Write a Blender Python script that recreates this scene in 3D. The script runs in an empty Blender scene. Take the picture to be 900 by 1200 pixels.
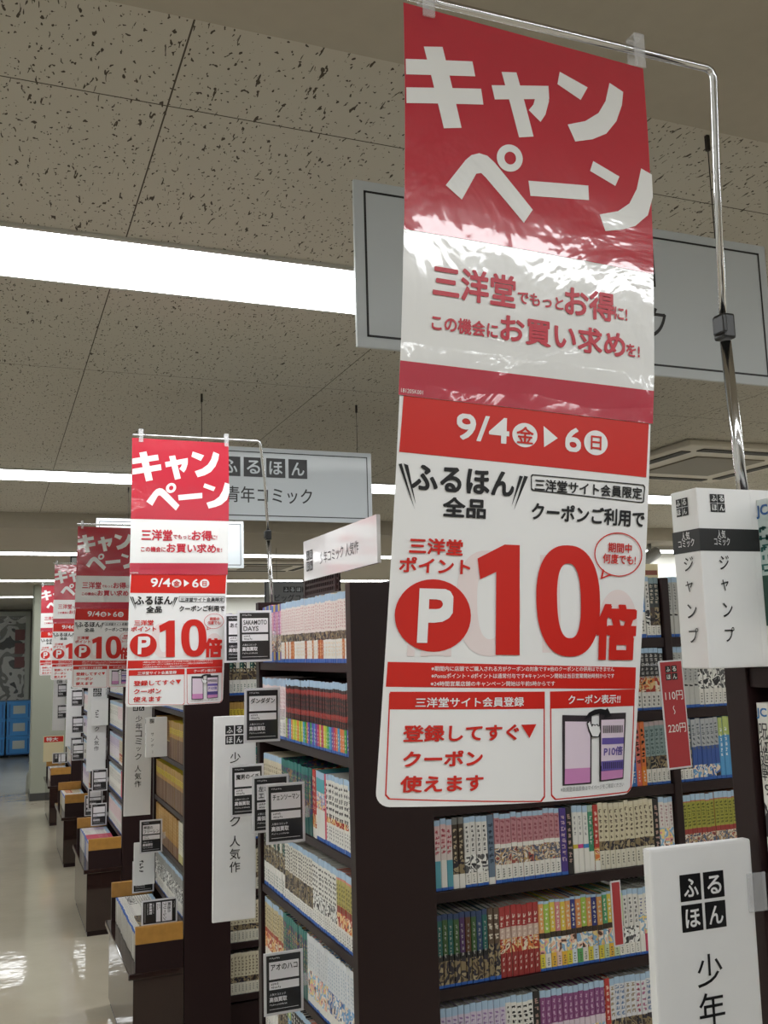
import bpy, bmesh, math, random
from mathutils import Vector, Matrix
random.seed(7)
SC = bpy.context.scene
COL = SC.collection

# ------------------------------------------------------------------ camera
CAM_H = 1.70
F_PX, YAW, PITCH, ROLL = 1133.35, math.radians(21.993), math.radians(8.084), math.radians(-1.58)
fw = Vector((math.sin(YAW)*math.cos(PITCH), math.cos(YAW)*math.cos(PITCH), math.sin(PITCH)))
r0 = Vector((math.cos(YAW), -math.sin(YAW), 0)); u0 = r0.cross(fw)
rt = r0*math.cos(ROLL) + u0*math.sin(ROLL); up = -r0*math.sin(ROLL) + u0*math.cos(ROLL)
cam_d = bpy.data.cameras.new('camera'); cam = bpy.data.objects.new('camera', cam_d); COL.objects.link(cam)
cam_d.sensor_fit = 'VERTICAL'; cam_d.sensor_height = 24.0; cam_d.lens = F_PX*24.0/1200.0; cam_d.clip_start = .02
M = Matrix((rt, up, -fw)).transposed().to_4x4(); M.translation = Vector((0, 0, CAM_H)); cam.matrix_world = M
SC.camera = cam
def pix(p):
    d = Vector(p) - Vector((0, 0, CAM_H)); k = d.dot(fw)
    if k < .05: return None
    return 450 + F_PX*d.dot(rt)/k, 600 - F_PX*d.dot(up)/k, k

# ------------------------------------------------------------------ world, exposure
wd = bpy.data.worlds.new('world'); SC.world = wd; wd.use_nodes = True
wd.node_tree.nodes['Background'].inputs[0].default_value = (.9, .95, 1, 1)
wd.node_tree.nodes['Background'].inputs[1].default_value = 0.0
SC.view_settings.view_transform = 'Standard'; SC.view_settings.look = 'None'
SC.view_settings.gamma = 1.0; SC.view_settings.use_curve_mapping = False
SC.view_settings.exposure = 0.25
LIGHT_STRENGTH = 9.0

# ------------------------------------------------------------------ materials
def lin(c):
    if isinstance(c, str):
        c = [int(c[i:i+2], 16)/255 for i in (0, 2, 4)]
    return tuple(x/12.92 if x <= .04045 else ((x+.055)/1.055)**2.4 for x in c) + (1,)
_mc = {}
def mat(name, c, rough=.5, metal=0, spec=.5, coat=0, trans=0, alpha=1, emit=0, bump=None, var=0):
    key = (name, str(c), rough, metal, coat)
    if key in _mc: return _mc[key]
    m = bpy.data.materials.new(name); m.use_nodes = True; nt = m.node_tree; b = nt.nodes['Principled BSDF']
    b.inputs['Base Color'].default_value = lin(c); b.inputs['Roughness'].default_value = rough
    b.inputs['Metallic'].default_value = metal; b.inputs['Specular IOR Level'].default_value = spec
    b.inputs['Coat Weight'].default_value = coat; b.inputs['Coat Roughness'].default_value = .08
    b.inputs['Transmission Weight'].default_value = trans; b.inputs['Alpha'].default_value = alpha
    if emit:
        b.inputs['Emission Color'].default_value = lin(c); b.inputs['Emission Strength'].default_value = emit
    if bump or var:
        tc = nt.nodes.new('ShaderNodeTexCoord')
        n = nt.nodes.new('ShaderNodeTexNoise'); n.inputs['Scale'].default_value = bump[0] if bump else 30
        n.inputs['Detail'].default_value = 4
        nt.links.new(tc.outputs['Object'], n.inputs['Vector'])
        if bump:
            bp = nt.nodes.new('ShaderNodeBump'); bp.inputs['Strength'].default_value = bump[1]; bp.inputs['Distance'].default_value = bump[2]
            nt.links.new(n.outputs['Fac'], bp.inputs['Height']); nt.links.new(bp.outputs['Normal'], b.inputs['Normal'])
            if coat: nt.links.new(bp.outputs['Normal'], b.inputs['Coat Normal'])
        if var:
            hs = nt.nodes.new('ShaderNodeHueSaturation'); hs.inputs['Color'].default_value = lin(c)
            mr = nt.nodes.new('ShaderNodeMapRange'); mr.inputs['To Min'].default_value = 1-var; mr.inputs['To Max'].default_value = 1+var
            nt.links.new(n.outputs['Fac'], mr.inputs['Value']); nt.links.new(mr.outputs[0], hs.inputs['Value'])
            nt.links.new(hs.outputs[0], b.inputs['Base Color'])
    _mc[key] = m
    return m
def ink(c): return mat('print_'+c, c, .38)
def picture(name, cols, scale=34):
    m = bpy.data.materials.new(name); m.use_nodes = True; nt = m.node_tree; b = nt.nodes['Principled BSDF']; b.inputs['Roughness'].default_value = .35
    tc = nt.nodes.new('ShaderNodeTexCoord'); oi = nt.nodes.new('ShaderNodeObjectInfo')
    ad = nt.nodes.new('ShaderNodeVectorMath'); ad.operation = 'ADD'; ml = nt.nodes.new('ShaderNodeMath'); ml.operation = 'MULTIPLY'; ml.inputs[1].default_value = 37
    nt.links.new(oi.outputs['Random'], ml.inputs[0]); nt.links.new(tc.outputs['Object'], ad.inputs[0]); nt.links.new(ml.outputs[0], ad.inputs[1])
    n = nt.nodes.new('ShaderNodeTexNoise'); n.inputs['Scale'].default_value = scale; n.inputs['Detail'].default_value = 2; n.inputs['Distortion'].default_value = .4
    nt.links.new(ad.outputs[0], n.inputs['Vector'])
    cr = nt.nodes.new('ShaderNodeValToRGB'); cr.color_ramp.interpolation = 'CONSTANT'; el = cr.color_ramp.elements
    N = len(cols)
    for i, c in enumerate(cols):
        pos = 0 if i == 0 else .33 + .34*(i-1)/max(1, N-2)
        e = el[i] if i < 2 else el.new(pos)
        e.position = pos; e.color = lin(c)
    nt.links.new(n.outputs['Fac'], cr.inputs['Fac']); nt.links.new(cr.outputs[0], b.inputs['Base Color'])
    return m
PIC = dict(
    multi=picture('cover_art_multicolour', ['2b2430', '9a5048', 'd8c8b0', '5a6078', 'b89a6c', 'e4dcd4', '3c3a4c'], 48),
    dark=picture('cover_art_dark', ['15121a', '4a3c34', '8a7a5c', '2a2430', 'a89878', '1c1a20']),
    warm=picture('cover_art_warm', ['3a2018', 'd8783c', 'e8c890', 'b03828', 'f0e0c8', '6a3a2a']),
    bw=picture('cover_art_monochrome', ['1c1c1e', 'dcdcd8', '5a5a5c', 'eeeeea', '2c2c30', 'a8a8a6']),
    pastel=picture('cover_art_pastel', ['5a3a30', 'f0c8b0', 'f4f0e8', '8ab4d8', 'f0d890', 'e8a0a8', '3c3028']),
    teal=picture('cover_art_teal', ['12343a', '1f6058', '342e58', '246e5c', '4c4070', '9a7440', '16282e'], 25),
    blue=picture('cover_art_blue', ['1c2440', 'f4f0ea', '6aa0d0', 'e8d8c4', '3c64a8', '241c20']),
)
WOOD = mat('dark_brown_laminate', '261617', .42, spec=.3, var=.12, bump=(200, .05, .001))
GLOSSW = mat('glossy_dark_laminate', '30211e', .05, spec=.8)
PLANK = mat('varnished_pine_board', 'b0803c', .4, var=.25)
PAGES = mat('page_edges', 'b9b5ac', .8)
WHITE = mat('white_print_stock', 'ecebe8', .35, coat=.2)
FOAM = mat('white_foam_board', 'e9e9e9', .55, var=.03)
BLACK = ink('18181a')
CHROME = mat('chrome', 'd8d8da', .14, 1)
BLACKP = mat('black_plastic', '141415', .4)
GREYM = mat('grey_metal', '85857f', .45, .4)
CLEAR = mat('clear_plastic', 'e8e8ea', .15, alpha=.3)
ACRYL = mat('clear_card_sleeve', 'dddce0', .18, coat=.5)
WIRE = mat('dark_wire', '3a3632', .4, .6)

# ------------------------------------------------------------------ text
_tc = {}
def text2d(s, bold=0.0, res=3):
    k = (s, bold, res)
    if k in _tc: return _tc[k]
    c = bpy.data.curves.new('t', 'FONT'); c.body = s; c.size = 1; c.resolution_u = res; c.offset = bold; c.fill_mode = 'FRONT'
    if '\n' in s: c.align_x = 'CENTER'; c.space_line = .82
    o = bpy.data.objects.new('t', c); COL.objects.link(o)
    dg = bpy.context.evaluated_depsgraph_get(); me = bpy.data.meshes.new_from_object(o.evaluated_get(dg), depsgraph=dg)
    bpy.data.objects.remove(o); bpy.data.curves.remove(c)
    vs = [v.co.xy for v in me.vertices]; fs = [list(p.vertices) for p in me.polygons]
    x0 = min(v[0] for v in vs); x1 = max(v[0] for v in vs); y0 = min(v[1] for v in vs); y1 = max(v[1] for v in vs)
    V = [((v[0]-x0)/(x1-x0), (v[1]-y0)/(y1-y0)) for v in vs]
    bpy.data.meshes.remove(me)
    _tc[k] = (V, fs, (x1-x0)/(y1-y0))
    return _tc[k]
def bold2d(s, b, res=3):
    if b <= .014: return text2d(s, b, res)
    V0, F0, asp = text2d(s, .004, res); d = b-.004; V = []; Fc = []
    hx = d/max(len(max(s.split('\n'), key=len))*.95, .9); hy = d/(.9*(s.count('\n')+1))
    for k, (sx, sy) in enumerate(((-.7, -.7), (.7, -.7), (.7, .7), (-.7, .7), (1, 0), (-1, 0), (0, 1), (0, -1), (0, 0))):
        o = len(V); V += [(min(1, max(0, x+sx*hx)), min(1, max(0, y+sy*hy)), k) for x, y in V0]; Fc += [[o+i for i in f] for f in F0]
    return V, Fc, asp
def glyphs(n, seed, vertical=True):
    """small stroke clusters for lettering too small to read; unit box, quads"""
    R = random.Random(seed); V = []; Fc = []
    for i in range(n):
        b = 1-(i+1)/n; hh = .8/n
        for k in range(4):
            if R.random() < .55: x, w, y, h = R.uniform(0, .3), R.uniform(.5, .7), R.uniform(0, .8), .2
            else: x, w, y, h = R.uniform(0, .75), .22, R.uniform(0, .35), R.uniform(.5, .65)
            p = [(x, y), (x+w, y), (x+w, y+h), (x, y+h)]
            s = len(V)
            for q in p:
                a, c = min(q[0], 1), b + hh*min(q[1], 1)
                V.append((a, c) if vertical else (1-c, a))
            Fc.append([s, s+1, s+2, s+3])
    return V, Fc, 1

# ------------------------------------------------------------------ mesh builder
class MB:
    def __init__(s): s.v = []; s.f = []; s.mi = []; s.ms = []; s.m = 0
    def use(s, m):
        if m not in s.ms: s.ms.append(m)
        s.m = s.ms.index(m); return s
    def add(s, vs, fs):
        o = len(s.v); s.v += [tuple(v) for v in vs]
        for f in fs: s.f.append([o+i for i in f]); s.mi.append(s.m)
        return s
    def box(s, x0, x1, y0, y1, z0, z1, b=0):
        if b:
            bm = bmesh.new(); bmesh.ops.create_cube(bm, size=1)
            for v in bm.verts: v.co = Vector(((x0+x1)/2+v.co.x*(x1-x0), (y0+y1)/2+v.co.y*(y1-y0), (z0+z1)/2+v.co.z*(z1-z0)))
            bmesh.ops.bevel(bm, geom=bm.edges[:], offset=b, segments=2, affect='EDGES', profile=.6)
            bm.verts.index_update(); s.add([v.co for v in bm.verts], [[v.index for v in f.verts] for f in bm.faces]); bm.free(); return s
        return s.add([(x, y, z) for z in (z0, z1) for y in (y0, y1) for x in (x0, x1)],
                     [[0, 2, 3, 1], [4, 5, 7, 6], [0, 1, 5, 4], [2, 6, 7, 3], [0, 4, 6, 2], [1, 3, 7, 5]])
    def tube(s, pts, r, n=10, cap=True):
        pts = [Vector(p) for p in pts]; rs = r if isinstance(r, (list, tuple)) else [r]*len(pts)
        rings = []; ref = None
        for i, p in enumerate(pts):
            t = (pts[min(i+1, len(pts)-1)] - pts[max(i-1, 0)]).normalized()
            if ref is None: ref = t.orthogonal().normalized()
            ref = (ref - t*ref.dot(t)).normalized(); bi = t.cross(ref)
            rings.append([p + (ref*math.cos(2*math.pi*k/n) + bi*math.sin(2*math.pi*k/n))*rs[i] for k in range(n)])
        V = [v for R in rings for v in R]; Fc = []
        for i in range(len(pts)-1):
            for k in range(n):
                Fc.append([i*n+k, i*n+(k+1) % n, (i+1)*n+(k+1) % n, (i+1)*n+k])
        if cap: Fc.append(list(range(n))[::-1]); Fc.append([(len(pts)-1)*n+k for k in range(n)])
        return s.add(V, Fc)
    def flat(s, t, o, ux, uy, w, h):
        V, Fc, _ = t; o = Vector(o); ux = Vector(ux); uy = Vector(uy); n = ux.cross(uy)*4e-5
        return s.add([o + ux*(p[0]*w) + uy*(p[1]*h) + (n*p[2] if len(p) > 2 else Vector()) for p in V], Fc)
    def build(s, name, parent=None, loc=None, smooth=False):
        me = bpy.data.meshes.new(name); me.from_pydata(s.v, [], s.f)
        for m in s.ms: me.materials.append(m)
        me.polygons.foreach_set('material_index', s.mi)
        if smooth: me.polygons.foreach_set('use_smooth', [True]*len(me.polygons))
        me.update()
        return link(name, me, parent, loc)
def link(name, me, parent=None, loc=None):
    o = bpy.data.objects.new(name, me); COL.objects.link(o)
    if parent: o.parent = parent
    if loc: o.location = loc
    return o
def tag(o, label, cat, group=None, kind=None):
    o['label'] = label; o['category'] = cat
    if group: o['group'] = group
    if kind: o['kind'] = kind
    return o
def thing(name, label, cat, loc=(0, 0, 0), group=None):
    o = bpy.data.objects.new(name, None); o.empty_display_size = .05; COL.objects.link(o); o.location = loc
    return tag(o, label, cat, group)
def struct(o): o['kind'] = 'structure'; return o
def dup(root, loc, label, group=None):
    r = root.copy(); COL.objects.link(r); r.location = loc; r['label'] = label
    if group: r['group'] = group
    for ch in list(root.children):
        c = ch.copy(); COL.objects.link(c); c.parent = r
        for g in ch.children:
            d = g.copy(); COL.objects.link(d); d.parent = c
    return r
XA, YA, ZA = Vector((1, 0, 0)), Vector((0, 1, 0)), Vector((0, 0, 1))

# ================================================================== STRUCTURE
CZ, CZ2, STEP = 2.735, 2.62, 7.25
X0, X1, Y0, Y1 = -2.6, 8.6, -8.5, 19.3
def nodes(m): return m.node_tree.nodes, m.node_tree.links
def floor_mat(name, c, sc=1.0):
    m = bpy.data.materials.new(name); m.use_nodes = True; N, L = nodes(m); b = N['Principled BSDF']
    g = N.new('ShaderNodeNewGeometry'); n = N.new('ShaderNodeTexNoise'); n.inputs['Scale'].default_value = 3.2; n.inputs['Detail'].default_value = 5
    L.new(g.outputs['Position'], n.inputs['Vector'])
    mx = N.new('ShaderNodeMix'); mx.data_type = 'RGBA'; c = lin(c)
    mx.inputs['A'].default_value = c; mx.inputs['B'].default_value = (c[0]*.82, c[1]*.82, c[2]*.80, 1)
    L.new(n.outputs['Fac'], mx.inputs['Factor']); L.new(mx.outputs['Result'], b.inputs['Base Color'])
    b.inputs['Roughness'].default_value = .07; b.inputs['Specular IOR Level'].default_value = .8
    w = N.new('ShaderNodeTexNoise'); w.inputs['Scale'].default_value = 6.5; w.inputs['Detail'].default_value = 3
    L.new(g.outputs['Position'], w.inputs['Vector'])
    bp = N.new('ShaderNodeBump'); bp.inputs['Strength'].default_value = .18; bp.inputs['Distance'].default_value = .01
    L.new(w.outputs['Fac'], bp.inputs['Height']); L.new(bp.outputs['Normal'], b.inputs['Normal'])
    return m
fl = MB().use(floor_mat('polished_beige_vinyl', 'b5ac9a')); fl.box(X0, X1, Y0, 13.6, -.05, 0); struct(fl.build('floor'))
f2 = floor_mat('polished_grey_vinyl', '9b9b94'); f2.node_tree.nodes['Principled BSDF'].inputs['Roughness'].default_value = .22; f2.node_tree.nodes['Principled BSDF'].inputs['Specular IOR Level'].default_value = .35
fl = MB().use(f2); fl.box(X0, X1, 13.6, Y1, -.05, 0); struct(fl.build('floor_2'))

def tile_mat():
    m = bpy.data.materials.new('fissured_ceiling_tile'); m.use_nodes = True; N, L = nodes(m); b = N['Principled BSDF']; b.inputs['Roughness'].default_value = .9
    g = N.new('ShaderNodeNewGeometry')
    def mathn(op, *a):
        n = N.new('ShaderNodeMath'); n.operation = op
        for i, x in enumerate(a):
            if isinstance(x, (int, float)): n.inputs[i].default_value = x
            else: L.new(x, n.inputs[i])
        return n.outputs[0]
    mp = N.new('ShaderNodeMapping'); mp.inputs['Scale'].default_value = (2.3, .62, 1); L.new(g.outputs['Position'], mp.inputs['Vector'])
    n1 = N.new('ShaderNodeTexNoise'); n1.inputs['Scale'].default_value = 46; n1.inputs['Detail'].default_value = 2; n1.inputs['Distortion'].default_value = .7
    L.new(mp.outputs[0], n1.inputs['Vector'])
    big = mathn('GREATER_THAN', n1.outputs['Fac'], .668)
    mp2 = N.new('ShaderNodeMapping'); mp2.inputs['Scale'].default_value = (1, .7, 1); L.new(g.outputs['Position'], mp2.inputs['Vector'])
    n2 = N.new('ShaderNodeTexNoise'); n2.inputs['Scale'].default_value = 120; n2.inputs['Detail'].default_value = 1; L.new(mp2.outputs[0], n2.inputs['Vector'])
    small = mathn('GREATER_THAN', n2.outputs['Fac'], .69)
    sp = N.new('ShaderNodeSeparateXYZ'); L.new(g.outputs['Position'], sp.inputs[0])
    def joint(out, off, period, half):
        fr = mathn('FRACT', mathn('DIVIDE', mathn('ADD', out, 10*period - off), period))
        d = mathn('MINIMUM', fr, mathn('SUBTRACT', 1.0, fr))
        return mathn('LESS_THAN', d, half/period)
    j = mathn('MAXIMUM', joint(sp.outputs['X'], .279, .91, .0016), joint(sp.outputs['Y'], 1.734, 1.82, .0016))
    k = mathn('MAXIMUM', mathn('MAXIMUM', big, small), j)
    mx = N.new('ShaderNodeMix'); mx.data_type = 'RGBA'; mx.inputs['A'].default_value = lin('bcb7aa'); mx.inputs['B'].default_value = lin('4a4238')
    L.new(k, mx.inputs['Factor']); L.new(mx.outputs['Result'], b.inputs['Base Color'])
    bp = N.new('ShaderNodeBump'); bp.inputs['Strength'].default_value = .5; bp.inputs['Distance'].default_value = -.004
    L.new(k, bp.inputs['Height']); L.new(bp.outputs['Normal'], b.inputs['Normal'])
    return m
PLASTER = mat('painted_plaster', 'aaa293', .85, var=.05)
WALLM = mat('white_wall_paint', 'e4e4de', .8)
c = MB().use(tile_mat()); c.box(X0, X1, Y0, STEP, CZ, CZ+.1); struct(c.build('ceiling'))
c = MB().use(PLASTER); c.box(X0, X1, STEP, Y1, CZ2, CZ+.1); struct(c.build('ceiling_2'))
c = MB().use(PLASTER); c.box(X0, X1, .25, 1.40, 2.69, CZ); struct(c.build('trim_1'))
for nm, a in (('wall_left', (X0-.1, X0, Y0, Y1)), ('wall_right', (X1, X1+.1, Y0, Y1)), ('wall_front', (X0, X1, Y0-.1, Y0))):
    w = MB().use(WALLM); w.box(*a, 0, CZ); struct(w.build(nm))
w = MB().use(WALLM); w.box(.95, X1, 15.95, Y1, 0, CZ2); struct(w.build('wall_back'))
w = MB().use(WALLM); w.box(5.45, X1, 8.1, 8.3, 0, CZ2); struct(w.build('wall_alcove'))
w = MB().use(mat('grey_wall_paint', '8a8984', .8)); w.box(X0, .95, Y1, Y1+.1, 0, CZ2); struct(w.build('wall_far'))
w = MB().use(mat('green_grey_pillar_paint', '95988b', .7)); w.box(.455, .86, 12.8, 13.35, .0, CZ2)
w.use(mat('dark_skirting', '3c3c3a', .5)); w.box(.449, .866, 12.794, 13.356, 0, .09); struct(w.build('wall_pillar'))
# window with posters behind its glass
wn = bpy.data.objects.new('window_1', None); COL.objects.link(wn); wn.location = (0, Y1, 0); struct(wn)
f = MB().use(mat('grey_window_frame', 'b9bbb2', .45))
for a in ((-.62, .62, -.07, 0, 2.50, 2.58), (-.62, .62, -.07, 0, .88, .97), (.54, .62, -.07, 0, .97, 2.5), (-.62, -.54, -.07, 0, .97, 2.5)): f.box(*a, b=.006)
f.build('window_frame', wn)
f = MB().use(picture('shop_poster', ['3a3836', 'e8e6e0', '8a8680', 'f0eee8', '4c4846', 'b8b4ac'], 2.6)); f.box(-.54, .54, -.012, -.004, .97, 2.5); f.build('poster', wn)
pm = bpy.data.materials.new('x')
f = MB().use(mat('poster_red', '8c3a3c', .5))
for z in (1.55, 1.8, 2.05): f.box(.36, .53, -.02, -.013, z, z+.2)
f.build('price_notice', wn)
f = MB().use(mat('window_glass', '8a9090', .04, alpha=.15, spec=.8)); f.box(-.54, .54, -.035, -.03, .97, 2.5); f.build('pane', wn)

# ------------------------------------------------------------------ ceiling lights
EM = bpy.data.materials.new('lamp_diffuser'); EM.use_nodes = True
e = EM.node_tree.nodes['Principled BSDF']; e.inputs['Base Color'].default_value = (.9, .9, .9, 1)
e.inputs['Emission Color'].default_value = (.965, .99, 1, 1); e.inputs['Emission Strength'].default_value = LIGHT_STRENGTH
FRM = mat('white_lamp_housing', 'b8b6ae', .5)
wh = ['strip light two rows behind the camera', 'strip light just behind the camera', 'nearest bright ceiling strip light behind the first hanging sign', 'second ceiling strip light from the front, above the small signs',
      'ceiling strip light just past the drop in the ceiling', 'thin far ceiling strip light, second past the ceiling drop', 'farthest thin strip light by the white back wall']
for i, (y, z) in enumerate(((-3.85, CZ), (-.65, CZ), (2.527, CZ), (5.73, CZ), (8.95, CZ2), (12.1, CZ2), (15.3, CZ2))):  # first row is unseen, added to brighten cards and boards facing the camera
    t = thing('ceiling_strip_light', wh[i], 'ceiling light', (2.9, y, z), 'ceiling strip lights')
    xa, xb = -5.2, 5.5; hw = .16 if i < 4 else .13
    m = MB().use(FRM); m.box(xa, xb, -hw-.014, -hw, -.009, -.001); m.box(xa, xb, hw, hw+.014, -.009, -.001)
    m.box(xa-.015, xa, -hw-.014, hw+.014, -.009, -.001); m.box(xb, xb+.015, -hw-.014, hw+.014, -.009, -.001); m.build('frame', t)
    m = MB().use(EM); m.box(xa, xb, -hw, hw, -.008, -.002); m.build('diffuser', t)
t = thing('ceiling_strip_light', 'short strip light along the white alcove wall above the spotlight', 'ceiling light', (6.95, 7.78, CZ2), 'ceiling strip lights')
m = MB().use(FRM)
for a in ((-1.5, 1.5, -.114, -.1), (-1.5, 1.5, .1, .114), (-1.514, -1.5, -.114, .114), (1.5, 1.514, -.114, .114)): m.box(*a, -.04, -.001)
m.build('frame', t)
m = MB().use(EM); m.box(-1.5, 1.5, -.1, .1, -.045, -.002); m.build('diffuser', t)
# air conditioning cassettes
def cassette(loc, label):
    t = thing('ceiling_air_conditioner', label, 'air conditioner', loc, 'ceiling air conditioners')
    m = MB().use(mat('cassette_panel', 'c6bfb0', .5)); m.box(-.48, .48, -.48, .48, -.035, 0, b=.015); m.build('panel', t)
    m = MB().use(mat('cassette_grille', '7c7466', .6)); m.box(-.24, .24, -.24, .24, -.042, -.034, b=.004); m.build('grille', t)
    for a in ((-.34, .34, -.42, -.36), (-.34, .34, .36, .42), (-.42, -.36, -.34, .34), (.36, .42, -.34, .34)):
        m = MB().use(mat('cassette_slot', '2e2a24', .7)); m.box(*a, -.04, -.0345); m.build('slot', t)
cassette((3.78, 4.42, CZ), 'square air conditioner in the ceiling right of the large banner')
cassette((2.62, 9.9, CZ2), 'far air conditioner in the ceiling beside the shelf top acrylic sign')

# ================================================================== GONDOLAS
PITCH_Y = 2.165
FX = .783                                   # front plane of the end units
EROWS = [1.669, 1.447, 1.217, .998, .787, .567]
def yn(i): return .005 + PITCH_Y*i          # near outer face of end unit i
ends = ['nearest end shelf unit, holding the white divider box with black band', 'dark end shelf unit beside the large banner, rows of white manga',
        'dark end shelf unit with tan books behind the second banner', 'third dark end unit down the aisle, white books and many price cards',
        'fourth dark end unit down the aisle with box of red books', 'last dark end unit near the grey pillar']
e0 = thing('end_shelf_unit', ends[0], 'bookshelf', (FX, yn(0), 0), 'dark end shelf units')
for nm, a in (('side_panel', (0, .2, 0, .035, 0, 1.86)), ('side_panel', (0, .2, .865, .9, 0, 1.86)), ('back_panel', (.182, .2, .035, .865, 0, 1.86)), ('plinth', (.012, .182, .035, .865, 0, .4))):
    m = MB().use(WOOD); m.box(*a, b=.0015 if nm != 'back_panel' else 0); m.build(nm, e0)
for z in EROWS:
    m = MB().use(WOOD); m.box(.004, .182, .035, .865, z-.022, z, b=.001); m.build('shelf', e0)
for i in range(1, 6): dup(e0, (FX, yn(i), 0), ends[i])
# main runs behind the end units
RROWS = [1.712, 1.508, 1.302, 1.092, .860, .640, .42, .2]
RX = FX + .205
rl = {1: 'long dark bookcase full of manga right of the large banner', 2: 'second long bookcase, glimpsed behind the hanging white sign', 3: 'third long bookcase hidden behind the nearer shelves'}
def run(i):
    t = thing('bookcase', rl[i], 'bookshelf', (RX, yn(i)+.14, 0), 'long dark bookcases')
    for x in (0, .807, 1.62, 2.43):
        m = MB().use(WOOD); m.box(x, x+.026, 0, .31, 0, 1.885, b=.004); m.build('upright', t)
    m = MB().use(WOOD); m.box(0, 2.45, .31, .33, 0, 1.885); m.build('back_panel', t)
    for z in RROWS:
        for x in (.026, .833, 1.646):
            m = MB().use(WOOD); m.box(x, x+.781 if x < 1 else x+.784, .004, .31, z-.027, z, b=.001); m.build('shelf', t)
    m = MB().use(WOOD); m.box(.0261, 2.43, .02, .31, 0, .16); m.build('plinth', t)
for i in (1, 2, 3): run(i)

# display boxes in front of the end units
bl = {1: 'wooden edged display box at the foot of the beside-banner shelf', 2: 'display box of upright books with pine end boards, nearest full one', 3: 'display box with pink and white books, second along the aisle',
      4: 'display box of reddish books, third along the aisle', 5: 'last small display box before the pillar with red and cream card'}
def display_box(i):
    L = .9
    t = thing('display_box', bl[i], 'display box', (FX-.002, yn(i), 0), 'book display boxes')
    m = MB().use(GLOSSW); m.box(-.208, 0, 0, L, .03, .372, b=.002); m.build('body', t)
    m = MB().use(WOOD); m.box(-.2, 0, .01, L-.01, 0, .03); m.build('plinth', t)
    m = MB().use(GLOSSW); m.box(-.228, 0, -.006, L+.006, .372, .398, b=.004); m.build('ledge', t)
    for y0 in (.0, L-.02):
        m = MB().use(WOOD); m.box(-.2, -.002, y0, y0+.02, .398, .508); e = m.build('end_wall', t)
        m = MB().use(PLANK); m.box(-.2, -.002, y0-.001, y0+.021, .508, .578, b=.003); m.build('pine_board', t)
for i in range(1, 6): display_box(i)

# ================================================================== BOOKS
TH, BH, BD = .0165, .176, .112
def book_mesh(name, bands, title=None, author=None, th=TH, h=BH, d=BD, seed=0, simple=False, pages=True):
    """bands: (height fraction, material) from the top; title: (z0,z1,colour,n,width)"""
    m = MB(); z = h; x = th/2; c = .0017
    for fr, mt in bands:
        z2 = z - fr*h; m.use(mt)
        m.add([(-x, c, z2), (-x+c, 0, z2), (x-c, 0, z2), (x, c, z2), (-x, c, z), (-x+c, 0, z), (x-c, 0, z), (x, c, z)], [[0, 1, 5, 4], [1, 2, 6, 5], [2, 3, 7, 6]])
        z = z2
    m.use(bands[1 if len(bands) > 1 else 0][1])
    m.add([(-x, c, 0), (-x, c, h), (-x, d, h), (-x, d, 0)], [[0, 1, 2, 3]]); m.add([(x, c, 0), (x, c, h), (x, d, h), (x, d, 0)], [[3, 2, 1, 0]])
    m.use(PAGES); q = x-.0004; t = h-.0025
    if pages: m.add([(-q, c, t), (q, c, t), (q, d-.003, t), (-q, d-.003, t), (-q, c, .0), (q, c, .0), (q, d-.003, .0), (-q, d-.003, .0)], [[0, 1, 2, 3], [7, 6, 5, 4], [2, 6, 7, 3]])
    if not simple:
        for k, a in enumerate((title, author)):
            if not a: continue
            z0, z1, col, n, wd_ = a
            m.use(ink(col) if isinstance(col, str) else col)
            g = glyphs(n, seed*17+k) if isinstance(n, int) else text2d(n, .012, 2)
            m.flat(g, (-th*wd_/2, -.0003, z0*h), XA, ZA, th*wd_, (z1-z0)*h)
    me = bpy.data.meshes.new(name); me.from_pydata(m.v, [], m.f)
    for k in m.ms: me.materials.append(k)
    me.polygons.foreach_set('material_index', m.mi); me.update()
    return me
W, LB, BL = 'e6e4de', 'a9c4dc', '2f62b4'
def I(x): return PIC[x] if x in PIC else ink(x)
# series: look, bands, title, author, variants
SER = {}
def ser(key, look, bands, title=None, author=None, alt=None, th=TH, h=BH):
    SER[key] = dict(look=look, th=th, h=h, me=[])
    for k, rep in enumerate(alt or [{}]):
        bb = [(f, I(rep.get(c, c))) for f, c in bands]
        t = title and (title[0], title[1], rep.get(title[2], title[2])) + title[3:]
        SER[key]['me'].append(book_mesh('comic_book', bb, t, author, th=th, h=h, seed=len(SER)*5+k))
ser('sak', 'white manga with pink title and orange foot', [(.1, LB), (.44, 'e9dcd8'), (.12, 'dark'), (.28, 'FT'), (.06, BL)], (.5, .88, 'c98f94', 8, .6), (.1, .32, 'e8c8a0', 4, .5), [{'FT': W}, {'FT': 'b4582c'}, {'FT': W}, {'FT': 'c8743c'}, {'FT': W}])
ser('dan', 'black and red striped manga with bright foot', [(.1, LB), (.05, '2a1416'), (.07, '9c3430'), (.24, '2c1618'), (.08, 'a83a34'), (.1, '2e1a1c'), (.32, 'FT'), (.04, BL)], (.38, .82, '7a2c28', 6, .7), (.08, .3, 'f0e8d8', 4, .4),
    [{'FT': x} for x in ('3aa04a', 'c8305c', '5a48b8', 'e07a3c', '3c9ad0', 'a8c83c', '7a3c9c', 'd8d048')])
ser('pkw', 'pale pink manga with blue top', [(.12, LB), (.5, 'ead8da'), (.33, W), (.05, BL)], (.45, .85, 'c88a98', 6, .55), (.1, .3, '6a6a6e', 4, .45))
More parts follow.
